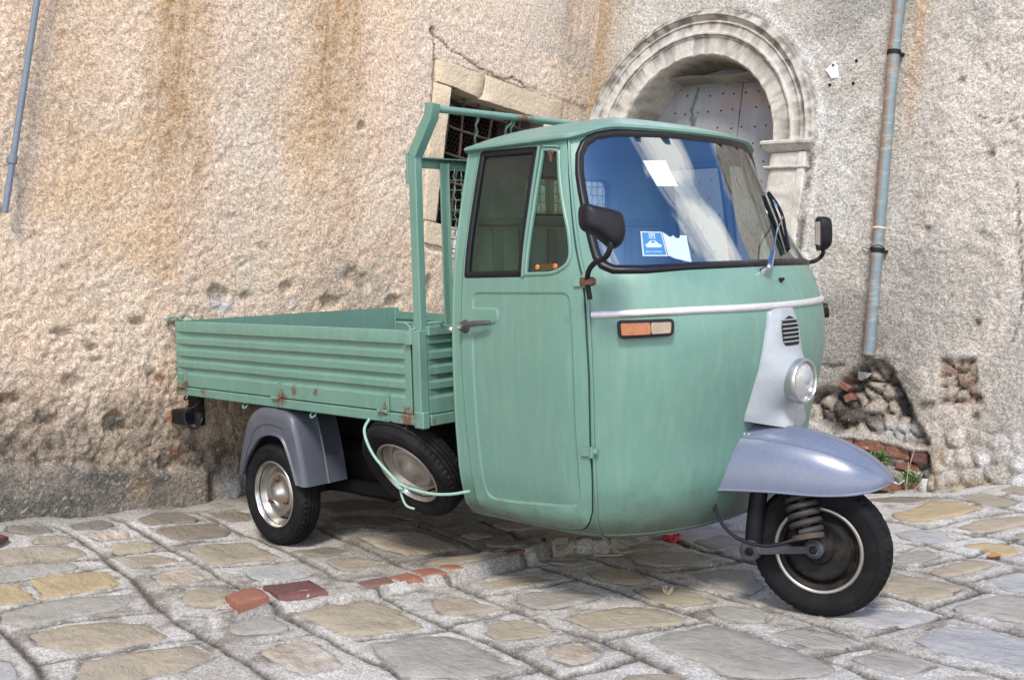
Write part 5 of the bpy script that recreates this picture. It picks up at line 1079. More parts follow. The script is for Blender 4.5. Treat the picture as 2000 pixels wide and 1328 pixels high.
# ---- left wall ------------------------------------------------
la=axis_(-1.75,2.75,.0115,-9,2.80);lv=axis_(-.45,2.95,.0115,-.8,4.2);A,V_=np.meshgrid(la,lv)
A=A.copy();la_end=(A>2.66)
low=sstep(1.35,.25,V_)
D=.026*(fbm(A*1.6,V_*1.6,3,1)-.5)+.009*(fbm(A*7,V_*7,4,2,.6)-.5)+(.006+.003*low)*(fbm(A*30,V_*30,3,3,.6)-.5)*2+.005*(fbm(A*70,V_*70,2,4)-.5)
b1,idd=rubble(A,V_,9,11);D=D-.003*low*(1-b1)
peb=worley(A*26,V_*26,12)[0];D=D+.0045*(1-sstep(.1,.5,peb))*(.5+low)
PL=[(.618,2.091,.030,.035,.03),(1.079,2.765,.03,.03,.03),(-.151,1.071,.07,.05,.025),(.006,1.075,.045,.035,.02),(-.576,.891,.05,.022,.03),(-.387,.896,.05,.022,.03),(-.866,.597,.06,.035,.03),(-.633,.415,.075,.05,.05),(-.60,.39,.05,.02,.03),(-1.142,.506,.05,.03,.03),(-.939,.813,.06,.02,.02),(-.788,.754,.025,.02,.03),(-.464,.641,.05,.03,.02),(-1.3,.95,.05,.03,.02),(.25,1.15,.06,.04,.02),(.72,1.25,.12,.09,.022),(.55,1.10,.08,.05,.03),(1.0,1.15,.07,.05,.03),(.85,.98,.06,.04,.03),(-1.25,1.3,.03,.03,.02),(-.95,.42,.05,.03,.02),(1.25,1.25,.06,.10,.03)]
pm=0*A
for k,(a,v,ra,rv,d) in enumerate(PL): q=pit(A,V_,a,v,ra,rv,k);D=D-.7*d*q;pm=np.maximum(pm,q)
# random small pits
wr1,wr2,wid=worley(A*3.2,V_*4.2,21);rp_=(1-sstep(.04,.11,wr1+.10*(fbm(A*30,V_*30,2,5)-.5)))*(wid>.72);D=D-.014*rp_*(.3+.2*low);pm=np.maximum(pm,rp_*.6)
# cracks above the window
def crack(A,V_,pl,w,d):
    q=seg_dist(A+.02*(fbm(A*25,V_*25,2,33)-.5),V_+.02*(fbm(A*25+5,V_*25,2,34)-.5),pl)[0];f=1-sstep(w*.4,w,q);return f,-d*f
cm=0*A
for pl,w,d in (([(1.10,2.74),(1.22,2.70),(1.45,2.66),(1.70,2.64),(1.80,2.67),(2.02,2.63)],.009,.010),([(1.11,2.60),(1.35,2.62),(1.70,2.63),(2.20,2.62)],.010,.010),([(1.08,2.78),(1.12,2.5),(1.13,2.30)],.009,.008),([(2.3,1.2),(2.25,1.7),(2.33,2.2)],.012,.01)):
    f,dd=crack(A,V_,pl,w,d);D=D+dd;cm=np.maximum(cm,f)
# plinth: proud band at the foot, ends in a broken nose
ptop=.205+.012*np.sin(A*5)+.02*(fbm(A*9,V_*0+3,2,6)-.5)
pl_=(1-sstep(ptop-.02,ptop+.006,V_+.02*(fbm(A*20,V_*20,2,7)-.5)))*(1-sstep(-.14,-.07,A+.15*(V_-.1)))
D=D*(1-.65*pl_)+.055*pl_
# white lump beside it
lump=gau(A,V_,.05,.08,.09,.10);D=D+.05*lump*(.6+.8*fbm(A*18,V_*18,3,8))
# recess round the surround blocks (they are separate stones)
D=np.where((A>1.10)&(A<2.75)&(V_>1.49)&(V_<2.66),np.minimum(D,-.002)*.6-.004,D)
n1=fbm(A*1.3,V_*1.3,4,30);n2=fbm(A*5,V_*5,4,31,.6);n3=fbm(A*19,V_*19,3,32)
t=np.stack([.80+0*A,.615+0*A,.465+0*A],-1)
t=lay(t,(.80,.66,.52),sstep(.42,.62,n2)*.6);t=lay(t,(.70,.46,.25),sstep(.48,.70,n1)*.5)
nv=fbm(A*9,V_*1.2,4,35);dr=fbm(A*32,V_*1.1,3,36);
br=0*A
for a0,w,v0,v1,s in ((-.52,.16,1.55,2.1,.95),(-.20,.05,1.9,2.5,.25),(.42,.20,1.55,2.3,1.0),(-.05,.04,2.2,2.6,.2),(2.42,.12,1.9,2.4,.95),(2.58,.10,1.6,2.3,.6),(-1.05,.30,1.2,2.0,.35),(1.5,.3,2.6,2.9,.15)):
    br=np.maximum(br,s*np.exp(-((A+.08*(V_-2)-a0+.05*(n2-.5)*2)/w)**2)*sstep(v0-.35,v1,V_+.5*(nv-.5)))
t=lay(t,(.42,.255,.115),np.clip(br*(.35+1.0*n3)*(.55+1.5*np.clip(dr-.35,0,.5)),0,.92))
t=lay(t,(.66,.61,.55),.45*gau(A,V_,-.05,2.3,.22,.9)+.35*sstep(.72,1.0,A)*sstep(1.3,1.9,V_))
t=lay(t,(.34,.315,.28),.55*gau(A,V_,.72,1.22,.36,.20)*sstep(.35,.6,n3)+.5*sstep(1.0,1.5,A)*sstep(1.5,1.1,V_))
t=lay(t,(.36,.33,.30),.45*sstep(1.6,2.3,A)*sstep(.4,.6,n2)*sstep(2.2,2.7,V_))
t=lay(t,(.52,.54,.56),.8*gau(A,V_,-.13,1.02,.07,.04)+.4*gau(A,V_,-1.2,.62,.10,.05)+.5*gau(A,V_,.30,1.08,.05,.03))
gr=sstep(.66,.18,V_+.22*(n2-.5)*2-.05*(A>0));t=lay(t,(.17,.145,.115),gr*.72);t=lay(t,(.085,.08,.068),gr*sstep(.45,.68,n3+.25*(n2-.5))*.75)
t=lay(t,(.25,.235,.21),pl_*.55);t=lay(t,(.40,.29,.15),.6*gau(A,V_,-.86+.36,.13,.06,.05)*pl_);t=lay(t,(.11,.105,.09),pl_*sstep(.45,.65,n2)*.6)
t=lay(t,(.50,.50,.50),np.clip(lump*1.2,0,.8))
# lichen freckles near the ground
fr=worley(A*34,V_*34,44);t=lay(t,(.52,.50,.46),(1-sstep(.12,.22,fr[0]))*(fr[2]>.62)*gr*.8)
t=lay(t,(.20,.15,.10),np.clip(pm*.30,0,1));t=lay(t,(.10,.07,.045),cm*.85)
for a,v,w,h in ((-1.20,.50,.06,.03),(-.435,.635,.035,.02),(-.30,.275,.04,.025)): t=lay(t,(.27,.10,.06),pit(A,V_,a,v,w,h,77)*.9)
P=LWL.p(A,V_,D)
ac=.5*(A[:-1,:-1]+A[1:,1:]);vc=.5*(V_[:-1,:-1]+V_[1:,1:]);keep=~((ac>1.265)&(ac<2.145)&(vc>1.655)&(vc<2.487))
# opening's lower left: sill steps
mesh_grid('plaster_face',P[...,0],P[...,1],P[...,2],keep,t,PLASTER,TL_,flip=False)
# window: surround blocks, reveal, bars
WN=bpy.data.objects.new('window',None);COL.objects.link(WN);WN.parent=TL_;WN['label']='barred window opening framed in tan blocks'
BLOCK=mat('tan_limestone',(.52,.43,.31),.92,var=.18,vscale=12,bump=1.0,bscale=45,bdist=.008,col2=(.20,.16,.11),thr=(.60,.78),dscale=20,fine=(130,.22))
BLOCKG=mat('pale_limestone',(.52,.49,.44),.92,var=.2,vscale=12,bump=1.0,bscale=45,bdist=.008,col2=(.20,.18,.14),thr=(.56,.78),dscale=20,fine=(130,.22))
def block(W_,poly,d0,d1,m,parent,name='stone_block',seed=0,jag=.008):
    D_=densify(poly,.05);a=np.array(D_);c=a.mean(0);w=jag*(fbm(a[:,0]*18+seed*3,a[:,1]*18,2,55)-.5)*2;dv=a-c;a=a+dv/np.linalg.norm(dv,axis=1,keepdims=True)*w[:,None]
    L=[];n=len(a)
    for r,d in ((1,d0),(1,d1-.006),(.975,d1),(.6,d1+.003),(.3,d1)):
        q=c+(a-c)*r;dd=d+(.006*(fbm(q[:,0]*12+seed,q[:,1]*12,3,56)-.5) if d>d0 else 0);L.append(W_.p(q[:,0],q[:,1],dd))
    V=np.vstack(L+[W_.p(np.array([c[0]]),np.array([c[1]]),d1)]);F=[(j*n+i,j*n+(i+1)%n,(j+1)*n+(i+1)%n,(j+1)*n+i) for j in range(4) for i in range(n)]+[(4*n+i,4*n+(i+1)%n,5*n) for i in range(n)]
    return pobj(name,V,F,m,parent,ang=50)
block(LWL,[(1.135,2.478),(1.262,2.482),(1.50,2.470),(1.525,2.505),(1.530,2.615),(1.30,2.618),(1.12,2.605)],-.20,.012,BLOCK,WN,seed=1)
block(LWL,[(1.505,2.462),(2.17,2.484),(2.30,2.50),(2.30,2.63),(1.545,2.622),(1.540,2.51)],-.20,.012,BLOCK,WN,seed=2)
block(LWL,[(1.140,1.985),(1.262,1.98),(1.262,2.474),(1.130,2.470)],-.20,.010,BLOCK,WN,seed=3)
block(LWL,[(1.165,1.665),(1.262,1.660),(1.262,1.975),(1.150,1.978)],-.20,.008,BLOCK,WN,seed=4)
block(LWL,[(1.19,1.53),(1.415,1.52),(1.425,1.652),(1.175,1.658)],-.20,.012,BLOCK,WN,seed=5)
block(LWL,[(1.425,1.50),(1.90,1.50),(1.90,1.652),(1.435,1.652)],-.20,.004,BLOCKG,WN,seed=6)
block(LWL,[(1.91,1.50),(2.30,1.50),(2.30,1.652),(1.91,1.652)],-.20,.004,BLOCKG,WN,seed=7)
block(LWL,[(2.148,1.66),(2.29,1.66),(2.29,2.05),(2.148,2.05)],-.20,.006,BLOCKG,WN,seed=8)
block(LWL,[(2.148,2.06),(2.29,2.06),(2.29,2.476),(2.148,2.476)],-.20,.006,BLOCK,WN,seed=9)
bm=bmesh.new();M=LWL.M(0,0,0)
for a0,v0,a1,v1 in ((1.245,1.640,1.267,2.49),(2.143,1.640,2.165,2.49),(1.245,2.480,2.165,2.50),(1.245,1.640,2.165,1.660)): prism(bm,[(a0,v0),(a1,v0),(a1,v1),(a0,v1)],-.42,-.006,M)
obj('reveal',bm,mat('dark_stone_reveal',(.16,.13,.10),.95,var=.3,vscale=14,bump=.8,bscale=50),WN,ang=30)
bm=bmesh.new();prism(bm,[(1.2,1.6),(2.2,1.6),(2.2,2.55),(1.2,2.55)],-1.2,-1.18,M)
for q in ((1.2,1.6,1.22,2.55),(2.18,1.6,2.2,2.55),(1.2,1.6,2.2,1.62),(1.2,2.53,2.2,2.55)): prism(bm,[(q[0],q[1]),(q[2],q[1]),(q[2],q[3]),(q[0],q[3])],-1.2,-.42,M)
obj('dark_interior',bm,PAINTED_DARK,WN,False)
for k,a in enumerate((1.36,1.49,1.62,1.75,1.88,2.01)):
    bm=bmesh.new();tube(bm,[LWL.pt(a+.004*math.sin(v*9+k),v,-.10+.004*math.sin(v*12+k)) for v in np.linspace(1.62,2.50,20)],.0085,7);obj('window_bar',bm,IRON,WN)
for k,v in enumerate((1.76,1.93,2.10,2.27,2.40)):
    bm=bmesh.new();tube(bm,[LWL.pt(a,v+.006*math.sin(a*9+k),-.092+.008*math.cos(a*24)) for a in np.linspace(1.25,2.16,28)],.0085,7);obj('window_crossbar',bm,IRON,WN)
bm=bmesh.new();cell=.032
for i in range(29):
    for j in range(17):
        cx_=1.28+i*cell+(cell/2 if j%2 else 0);cy_=1.67+j*cell*1.5*.577*1.0
        if cy_>2.47: continue
        hx=[(cx_+.0185*math.cos(math.radians(90+60*k)),cy_*1+.0185*math.sin(math.radians(90+60*k))) for k in range(4)]
        tube(bm,[LWL.pt(x,y,-.20) for x,y in hx],.0012,3,caps=False)
for j in range(17,32):
    for i in range(29):
        cx_=1.28+i*cell+(cell/2 if j%2 else 0);cy_=1.67+j*cell*1.5*.577
        if cy_>2.46: continue
        hx=[(cx_+.0185*math.cos(math.radians(90+60*k)),cy_+.0185*math.sin(math.radians(90+60*k))) for k in range(4)]
        tube(bm,[LWL.pt(x,y,-.20) for x,y in hx],.0012,3,caps=False)
tag(obj('chicken_wire',bm,IRON,WN),kind='stuff')
# thin pipe at the left
bm=bmesh.new();tube(bm,[LWL.pt(-1.228-.035*(2.3-v)/1,v,.045) for v in np.linspace(1.30,3.6,16)],.0135,12)
PM=mat('blue_grey_pipe_paint',(.115,.145,.185),.5,var=.2,vscale=20,bump=.3,bscale=60,fine=(80,.1))
LP=obj('thin_pipe',bm,PM);tag(LP,'thin blue-grey pipe running down the left plaster wall','pipe')
bm=bmesh.new();tube(bm,[LWL.pt(-1.256,1.51,.045),LWL.pt(-1.255,1.545,.045)],.019,12);box(bm,LWL.pt(-1.256,1.527,.022),(.04,.02,.02),.002);obj('pipe_collar',bm,PM,LP)
# ---- arch wall ------------------------------------------------
AC,AV0,RO,RI=-1.093,1.860,.868,.590
aa=axis_(-1.85,1.45,.0118,-1.98,9);av=axis_(-.45,2.95,.0118,-.8,3.0);A,V_=np.meshgrid(aa,av)
R=np.hypot(A-AC,V_-AV0)
D=.035*(fbm(A*1.5+9,V_*1.5,3,101)-.5)+.014*(fbm(A*7,V_*7,4,102,.6)-.5)+.009*(fbm(A*28,V_*28,3,103,.6)-.5)*(1+.8*(A>.35))+.005*(fbm(A*70,V_*70,2,104)-.5)
pe=worley(A*24,V_*24,112)[0];D=D+.0045*(1-sstep(.1,.5,pe))
D=D+.035*sstep(.33,.62,A+.05*(n1.mean()))+.05*sstep(1.2,-.1,V_)*sstep(.55,.9,A)
# lumpy flaking render on the right
bl,idd=rubble(A,V_,6.5,121);fl=sstep(.50,.80,A)*sstep(.42,.62,fbm(A*2.3,V_*2.3,3,122));D=D-.016*fl*(1-bl)
wr1,wr2,wid=worley(A*4.2,V_*4.6,123);rp_=(1-sstep(.04,.12,wr1+.12*(fbm(A*30,V_*30,2,124)-.5)))*(wid>.7)*sstep(.3,.7,A);D=D-.022*rp_
# broken foot: hole under the downpipe, niche, exposed rubble
wA=A+.05*(fbm(A*9,V_*9,3,130)-.5);wV=V_+.05*(fbm(A*9+4,V_*9,3,131)-.5)
H1=[(.10,.50),(.19,.60),(.27,.648),(.38,.635),(.455,.56),(.53,.427),(.60,.34),(.70,.235),(.66,.19),(.52,.215),(.33,.222),(.10,.215),(-.1,.25),(-.1,.45)]
d=pdist(wA,wV,H1);i1=inpoly(wA,wV,H1);h1=np.where(i1,sstep(-.005,.05,d),0)
rb,rid=rubble(A,V_,11,132);D=D-h1*(.10-.05*rb+.06*(fbm(A*6,V_*6,3,133)-.5))
D=D+.055*gau(wA,wV,.42,.275,.16,.05)*h1
H2=[(.672,.44),(.668,.690),(.78,.700),(.866,.705),(.905,.56),(.94,.455)]
d=pdist(wA,wV,H2);i2=inpoly(wA,wV,H2);h2=np.where(i2,sstep(-.004,.03,d),0);rb2,rid2=rubble(A,V_,12,134);D=D-h2*(.05-.035*rb2)
H3=[(.10,.212),(.66,.205),(.70,.12),(.68,-.10),(.10,-.3)]
d=pdist(wA,wV,H3);i3=inpoly(wA,wV,H3);h3=np.where(i3,sstep(0,.03,d),0);rb3,rid3=rubble(A,V_,9,135);D=D-h3*(.075-.045*rb3)
ft=sstep(.50,.12,V_+.12*(fbm(A*4,V_*4,3,136)-.5))*sstep(.62,.78,A);D=D+ft*(.035*rb3+.05*sstep(.4,0,V_)+.03*(fbm(A*6,V_*6,3,137)-.5))
cm=0*A
for pl,w,dd_ in (([(.95,1.6),(1.0,1.25),(1.05,1.0),(1.02,.8)],.007,.006),([(-.12,.62),(.02,.58),(.12,.60)],.012,.012),([(.72,1.95),(.86,1.90),(.95,1.93)],.006,.006)):
    f,dd=crack(A,V_,pl,w,dd_);D=D+dd;cm=np.maximum(cm,f)
# render laps thinly over the arch stones
D=np.where((R<RO+.02)&(V_>AV0-.02),np.minimum(D,.0),D)
n1=fbm(A*1.4,V_*1.4,4,140);n2=fbm(A*5,V_*5,4,141,.6);n3=fbm(A*19,V_*19,3,142)
t=np.stack([.52+0*A,.485+0*A,.435+0*A],-1)
t=lay(t,(.66,.65,.62),sstep(.45,.62,n2)*.6*sstep(.5,-.1,A));t=lay(t,(.29,.275,.25),sstep(.38,.60,n1)*.8*sstep(.45,.25,A)*sstep(-.6,-.1,A))
t=lay(t,(.34,.325,.30),sstep(.50,.66,n3)*.35*sstep(.5,.2,A)*sstep(-.5,0,A))
t=lay(t,(.63,.56,.49),sstep(.30,.50,A)*.7);t=lay(t,(.30,.285,.26),sstep(.52,.66,fbm(A*3,V_*1.1,4,147,.6))*.45*sstep(.2,.6,A));t=lay(t,(.64,.60,.55),sstep(.45,.65,n2)*.4*sstep(.4,.7,A))
t=lay(t,(.34,.325,.31),.55*np.exp(-((A-.52-.04*(n2-.5))/.10)**2)*sstep(2.3,1.4,V_)*sstep(.30,.55,n3)+.35*np.exp(-((A-.40)/.10)**2)*sstep(1.6,1.0,V_)*sstep(.6,.9,V_))
t=lay(t,(.55,.34,.17),.55*np.exp(-((A-.335)/.05)**2)*sstep(1.6,2.3,V_+.3*(n2-.5)))
t=lay(t,(.40,.26,.13),np.exp(-((A+1.93+.03*(n2-.5))/.10)**2)*.9*sstep(1.2,2.0,V_));t=lay(t,(.42,.34,.25),sstep(-1.4,-1.9,A)*.5)
t=lay(t,(.13,.12,.105),.95*np.exp(-((A-AC-.30-.02)/.9)**2)*np.exp(-((R-RO-.004)/.018)**2)*(V_>AV0-.05)*sstep(.30,.55,n3+.2*(n2-.5)));t=lay(t,(.70,.70,.68),.8*np.exp(-((R-RO-.05)/.022)**2)*(V_>AV0)*(A>AC+.45))
t=lay(t,(.12,.11,.095),.9*np.exp(-((A+.225)/.018)**2)*(V_<AV0)*sstep(.35,.55,n3));t=lay(t,(.70,.70,.68),.6*np.exp(-((A+.18)/.02)**2)*(V_<AV0-.1))
t=lay(t,(.17,.155,.13),.8*gau(A,V_,.36,.69,.12,.10)*sstep(.3,.5,n3)+.6*gau(A,V_,.50,.48,.08,.14));t=lay(t,(.30,.27,.235),.5*sstep(.9,.3,V_)*sstep(.42,.6,n2))
st1=lay(lay(np.stack([.42+0*A,.37+0*A,.31+0*A],-1),(.11,.095,.08),(rid>.45)*1.),(.24,.13,.09),(rid>.9)*.6);st1=lay(st1,(.05,.045,.038),1-sstep(.1,.5,rb));t=lay(t,(0,0,0),h1)+st1*h1[...,None]
t=lay(t,(.50,.50,.49),np.clip(gau(wA,wV,.47,.285,.13,.035)*1.4,0,.9)*h1)
st2=lay(lay(np.stack([.44+0*A,.38+0*A,.31+0*A],-1),(.26,.15,.11),(rid2>.65)*.7),(.08,.07,.06),1-sstep(.05,.4,rb2));t=lay(t,(0,0,0),h2)+st2*h2[...,None]
st3=lay(lay(np.stack([.36+0*A,.33+0*A,.29+0*A],-1),(.25,.09,.06),(rid3>.62)*.9),(.07,.07,.05),1-sstep(.05,.4,rb3));t=lay(t,(0,0,0),h3)+st3*h3[...,None]
t=lay(t,(.46,.34,.20),ft*sstep(.45,.6,fbm(A*6,V_*6,3,143))*.55);t=lay(t,(.66,.66,.66),ft*sstep(.56,.66,fbm(A*5+3,V_*5,3,144))*.8);t=lay(t,(.18,.16,.13),ft*(1-sstep(.05,.35,rb3))*.6)
t=lay(t,(.10,.085,.07),cm*.8);t=lay(t,(.22,.16,.12),rp_*.7)
P=AWL.p(A,V_,D);ac=.5*(A[:-1,:-1]+A[1:,1:]);vc=.5*(V_[:-1,:-1]+V_[1:,1:]);Rc=np.hypot(ac-AC,vc-AV0)
keep=~(((Rc<RO-.03)&(vc>=AV0-.05))|((ac>AC-RO+.05)&(ac<-.285)&(vc<AV0-.02)))
mesh_grid('plaster_face',P[...,0],P[...,1],P[...,2],keep,t,PLASTER,TA_,flip=False)
# arch: mouldings, reveal, impost, pilasters
def stucco_obj(name,V,F,parent,ang=40,base=(.50,.48,.445),dark=1.,amp=1.0):
    V=np.array(V,float);me=bpy.data.meshes.new(name);me.from_pydata([tuple(p) for p in V],[],[tuple(q) for q in F]);me.update()
    a=(V-AWL.o)@AWL.h;v=(V-AWL.o)@AWL.g;d=(V-AWL.o)@AWL.n;q=fbm(a*6,v*6+d*5,4,150,.6);q2=fbm(a*23,v*23+d*9,3,151)
    c=np.ones((len(V),3))*np.array(base);c=lay(c,(.40,.36,.30),sstep(.48,.68,q)*.55);c=lay(c,(.20,.18,.15),sstep(.60,.74,q2)*.4*dark)
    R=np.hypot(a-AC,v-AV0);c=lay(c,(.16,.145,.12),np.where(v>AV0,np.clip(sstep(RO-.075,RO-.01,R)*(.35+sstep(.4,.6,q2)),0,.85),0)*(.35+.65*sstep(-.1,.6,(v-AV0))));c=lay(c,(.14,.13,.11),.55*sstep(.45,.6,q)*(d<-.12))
    for rg,wg in ((RO-.047,.006),(RO-.061,.004),(RO-.078,.005),(RO-.149,.005),(RO-.163,.004),(RO-.004,.006)): c=lay(c,(.10,.092,.08),np.where(v>AV0-.02,np.exp(-((R-rg)/wg)**2)*(.25+.75*sstep(.38,.6,q2)),0)*.8)
    me.transform(Matrix.Translation(0*Vector((0,0,0))));at=me.attributes.new('tint','FLOAT_COLOR','POINT');k=np.ones((len(V),4),np.float32);k[:,:3]=c;at.data.foreach_set('color',k.ravel());return link(name,me,STUCCO,parent,ang=ang)
ARC=bpy.data.objects.new('stone_arch',None);COL.objects.link(ARC);ARC.parent=TA_;ARC['label']='moulded pale stone arch on a pilaster'
mould=[(RO+.012,-.03),(RO+.008,.022),(RO-.004,.034),(RO-.018,.046),(RO-.030,.048),(RO-.034,.036),(RO-.044,.032),(RO-.052,.020),(RO-.060,.016),(RO-.064,.024),(RO-.074,.024),(RO-.078,.014),(RO-.130,.012),(RO-.134,.020),(RO-.146,.020),(RO-.150,.008),(RO-.160,.006),(RO-.164,.0),(RI+.014,-.004),(RI+.004,-.014)]
def arc_mesh(pr,t0,t1,n,jit=.0022):
    V=[];F=[];m_=len(pr)
    for i in range(n+1):
        th=t0+(t1-t0)*i/n
        for j,(r,d) in enumerate(pr):
            rr_=r+jit*math.sin(th*37+j)*.5+jit*(fbm(np.array(th*14.),np.array(j*.7),2,160)-.5)*2;V.append(AWL.p(np.array(AC+rr_*math.cos(th)),np.array(AV0+rr_*math.sin(th)),d+jit*float(fbm(np.array(th*20.),np.array(r*30.),3,161)-.5)*2))
    for i in range(n):
        for j in range(m_-1): a=i*m_+j;F.append((a,a+1,a+m_+1,a+m_))
    return V,F
V,F=arc_mesh(mould,0,math.pi,220);stucco_obj('archivolt',V,F,ARC)
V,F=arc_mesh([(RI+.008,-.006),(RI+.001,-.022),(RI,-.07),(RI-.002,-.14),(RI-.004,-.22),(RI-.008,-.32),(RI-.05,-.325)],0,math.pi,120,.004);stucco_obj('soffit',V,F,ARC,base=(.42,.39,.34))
# straight jambs and pilasters
for sd in (-1,1):
    V=[];F=[];pr=[(RI-.05,-.325),(RI-.008,-.32),(RI,-.14),(RI,-.012),(RI+.012,-.004),(RI+.03,.0),(RO-.085,.002),(RO-.078,.012),(RO-.040,.014),(RO-.030,.006),(RO-.022,-.04)]
    vs_=np.linspace(AV0-.055,-.6,70)
    for v in vs_:
        for j,(r,d) in enumerate(pr): V.append(AWL.p(np.array(AC+sd*(r+.003*float(fbm(np.array(v*9.),np.array(j*1.),2,170)-.5))),np.array(v),d+.003*float(fbm(np.array(v*11.),np.array(j*2.),2,171)-.5)))
    m_=len(pr)
    for i in range(len(vs_)-1):
        for j in range(m_-1): a=i*m_+j;F.append((a,a+m_,a+m_+1,a+1) if sd<0 else (a,a+1,a+m_+1,a+m_))
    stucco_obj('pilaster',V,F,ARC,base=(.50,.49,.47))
    for nm,(v1,prf) in (('impost',(AV0+.012,[(0,-.02),(0,.050),(-.010,.056),(-.022,.054),(-.030,.040),(-.042,.034),(-.052,.020),(-.060,.012),(-.066,-.02)])),('necking',(AV0-.135,[(0,-.02),(0,.018),(-.007,.022),(-.015,.018),(-.018,-.02)]))):
        V=[];F=[];x0,x1=RI-.012,RO-.012
        path=[(x0-.0,-.30,1),(x0,0,0),(x1,0,0),(x1,-.05,2)]
        rows=[]
        for dv,pj in prf:
            row=[(x0-pj*.5,-.30),(x0-pj*.5,pj),(x0+.02,pj+.0)]+[(x,pj) for x in np.linspace(x0+.04,x1-.02,8)]+[(x1+pj*.5,pj),(x1+pj*.5,-.05)]
            rows.append([(r,d,v1+dv) for r,d in row])
        m_=len(rows[0])
        for row in rows:
            for r,d,v in row: V.append(AWL.p(np.array(AC+sd*r),np.array(v+.003*float(fbm(np.array(r*30.),np.array(v*20.),2,172)-.5)),d))
        for i in range(len(rows)-1):
            for j in range(m_-1): a=i*m_+j;F.append((a,a+1,a+m_+1,a+m_) if sd<0 else (a,a+m_,a+m_+1,a+1))
        for q in (0,len(rows)-1): F.append(tuple(range(q*m_,q*m_+m_)))
        stucco_obj(nm,V,F,ARC,base=(.42,.40,.355))
# door leaves: sheet-clad, studded
DM=mat('weathered_door_sheet',(.25,.265,.285),.55,var=.14,vscale=3,bump=.35,bscale=14,bdist=.006,fine=(70,.07))
t_=DM.node_tree;b_=t_.nodes['Principled BSDF'];src=b_.inputs['Base Color'].links[0].from_socket
def nz_(t,sc,dt=8,r=.65,w=.3,map_=None):
    n=N(t,'ShaderNodeTexNoise');n.inputs['Scale'].default_value=sc;n.inputs['Detail'].default_value=dt;n.inputs['Roughness'].default_value=r;n.inputs['Distortion'].default_value=w;tc=N(t,'ShaderNodeTexCoord')
    mp=N(t,'ShaderNodeMapping');t.links.new(tc.outputs['Object'],mp.inputs[0])
    if map_: mp.inputs['Scale'].default_value=map_
    t.links.new(mp.outputs[0],n.inputs['Vector']);return n.outputs['Fac']
for sc,a,b__,col,f,mp_ in ((2.2,.46,.60,(.26,.19,.18),.8,(1,1,1)),(7,.60,.63,(.06,.07,.08),.9,(1,1,.45)),(5,.50,.70,(.34,.36,.38),.5,(2,1,.4))):
    r=N(t_,'ShaderNodeMapRange');r.inputs['From Min'].default_value=a;r.inputs['From Max'].default_value=b__;r.inputs['To Max'].default_value=f;t_.links.new(nz_(t_,sc,map_=mp_),r.inputs[0])
    x=N(t_,'ShaderNodeMix',data_type='RGBA');x.inputs['B'].default_value=col+(1,);t_.links.new(src,x.inputs['A']);t_.links.new(r.outputs[0],x.inputs['Factor']);src=x.outputs['Result']
t_.links.new(src,b_.inputs['Base Color'])
DR=thing('double_door','tall studded double door of worn blue-grey sheet metal set deep in the stone arch','door',tuple(AWL.pt(AC,0,-.30)))
seam=-.948
def leafpoly(a0,a1):
    P=[(a0,-.4),(a1,-.4)];rr_=RI+.02
    xs=np.linspace(a1,a0,26);return P+[(float(x),AV0+math.sqrt(max(0,rr_**2-(x-AC)**2))) for x in xs]
bm=bmesh.new();prism(bm,leafpoly(AC-RI-.015,seam-.004),-.36,-.315,AWL.M(0,0,0),.003);L1=obj('door_leaf',bm,DM,DR,ang=30)
bm=bmesh.new();prism(bm,leafpoly(seam+.004,AC+RI+.015),-.355,-.308,AWL.M(0,0,0),.003);L2=obj('door_leaf',bm,DM,DR,ang=30)
bm=bmesh.new();prism(bm,[(AC-.62,-.4),(AC+.62,-.4),(AC+.62,2.5),(AC-.62,2.5)],-.45,-.40,AWL.M(0,0,0));obj('door_back',bm,PAINTED_DARK,DR,False)
rs_=random.Random(3);bm=bmesh.new()
for i,a in enumerate(np.arange(AC-.56,AC+.58,.092)):
    for j,v in enumerate(np.arange(.1,2.5,.115)):
        if math.hypot(a-AC,max(0,v-AV0))<RI-.03 and abs(a-seam)>.02 and rs_.random()<.85:
            lathe(bm,[(.0065,0),(.005,.004),(0,.005)],AWL.pt(a+rs_.uniform(-.008,.008),v+rs_.uniform(-.01,.01),-.3145 if a<seam else -.3075),Vector(AWL.n),6)
tag(obj('door_studs',bm,DARK,DR),kind='stuff')
# slanting render under the crown of the arch, right half
V=[];F=[];xs=np.linspace(AC-.30,AC+.47,24)
for x in xs:
    top=AV0+math.sqrt(max(1e-4,(RI+.01)**2-(x-AC)**2));lo=min(top,AV0+.49+.0*(x-AC)-.010*math.sin((x-AC)*9))
    for v,d in ((top,-.30),(top*.0+max(lo,top-.2) if top>lo else top,-.10),(lo,-.19),(lo,-.31)): V.append(AWL.p(np.array(x),np.array(v),d))
for i in range(len(xs)-1):
    for j in range(1,3): a=i*4+j;F.append((a,a+1,a+5,a+4))
stucco_obj('soffit_patch',V,F,ARC,base=(.38,.34,.28))
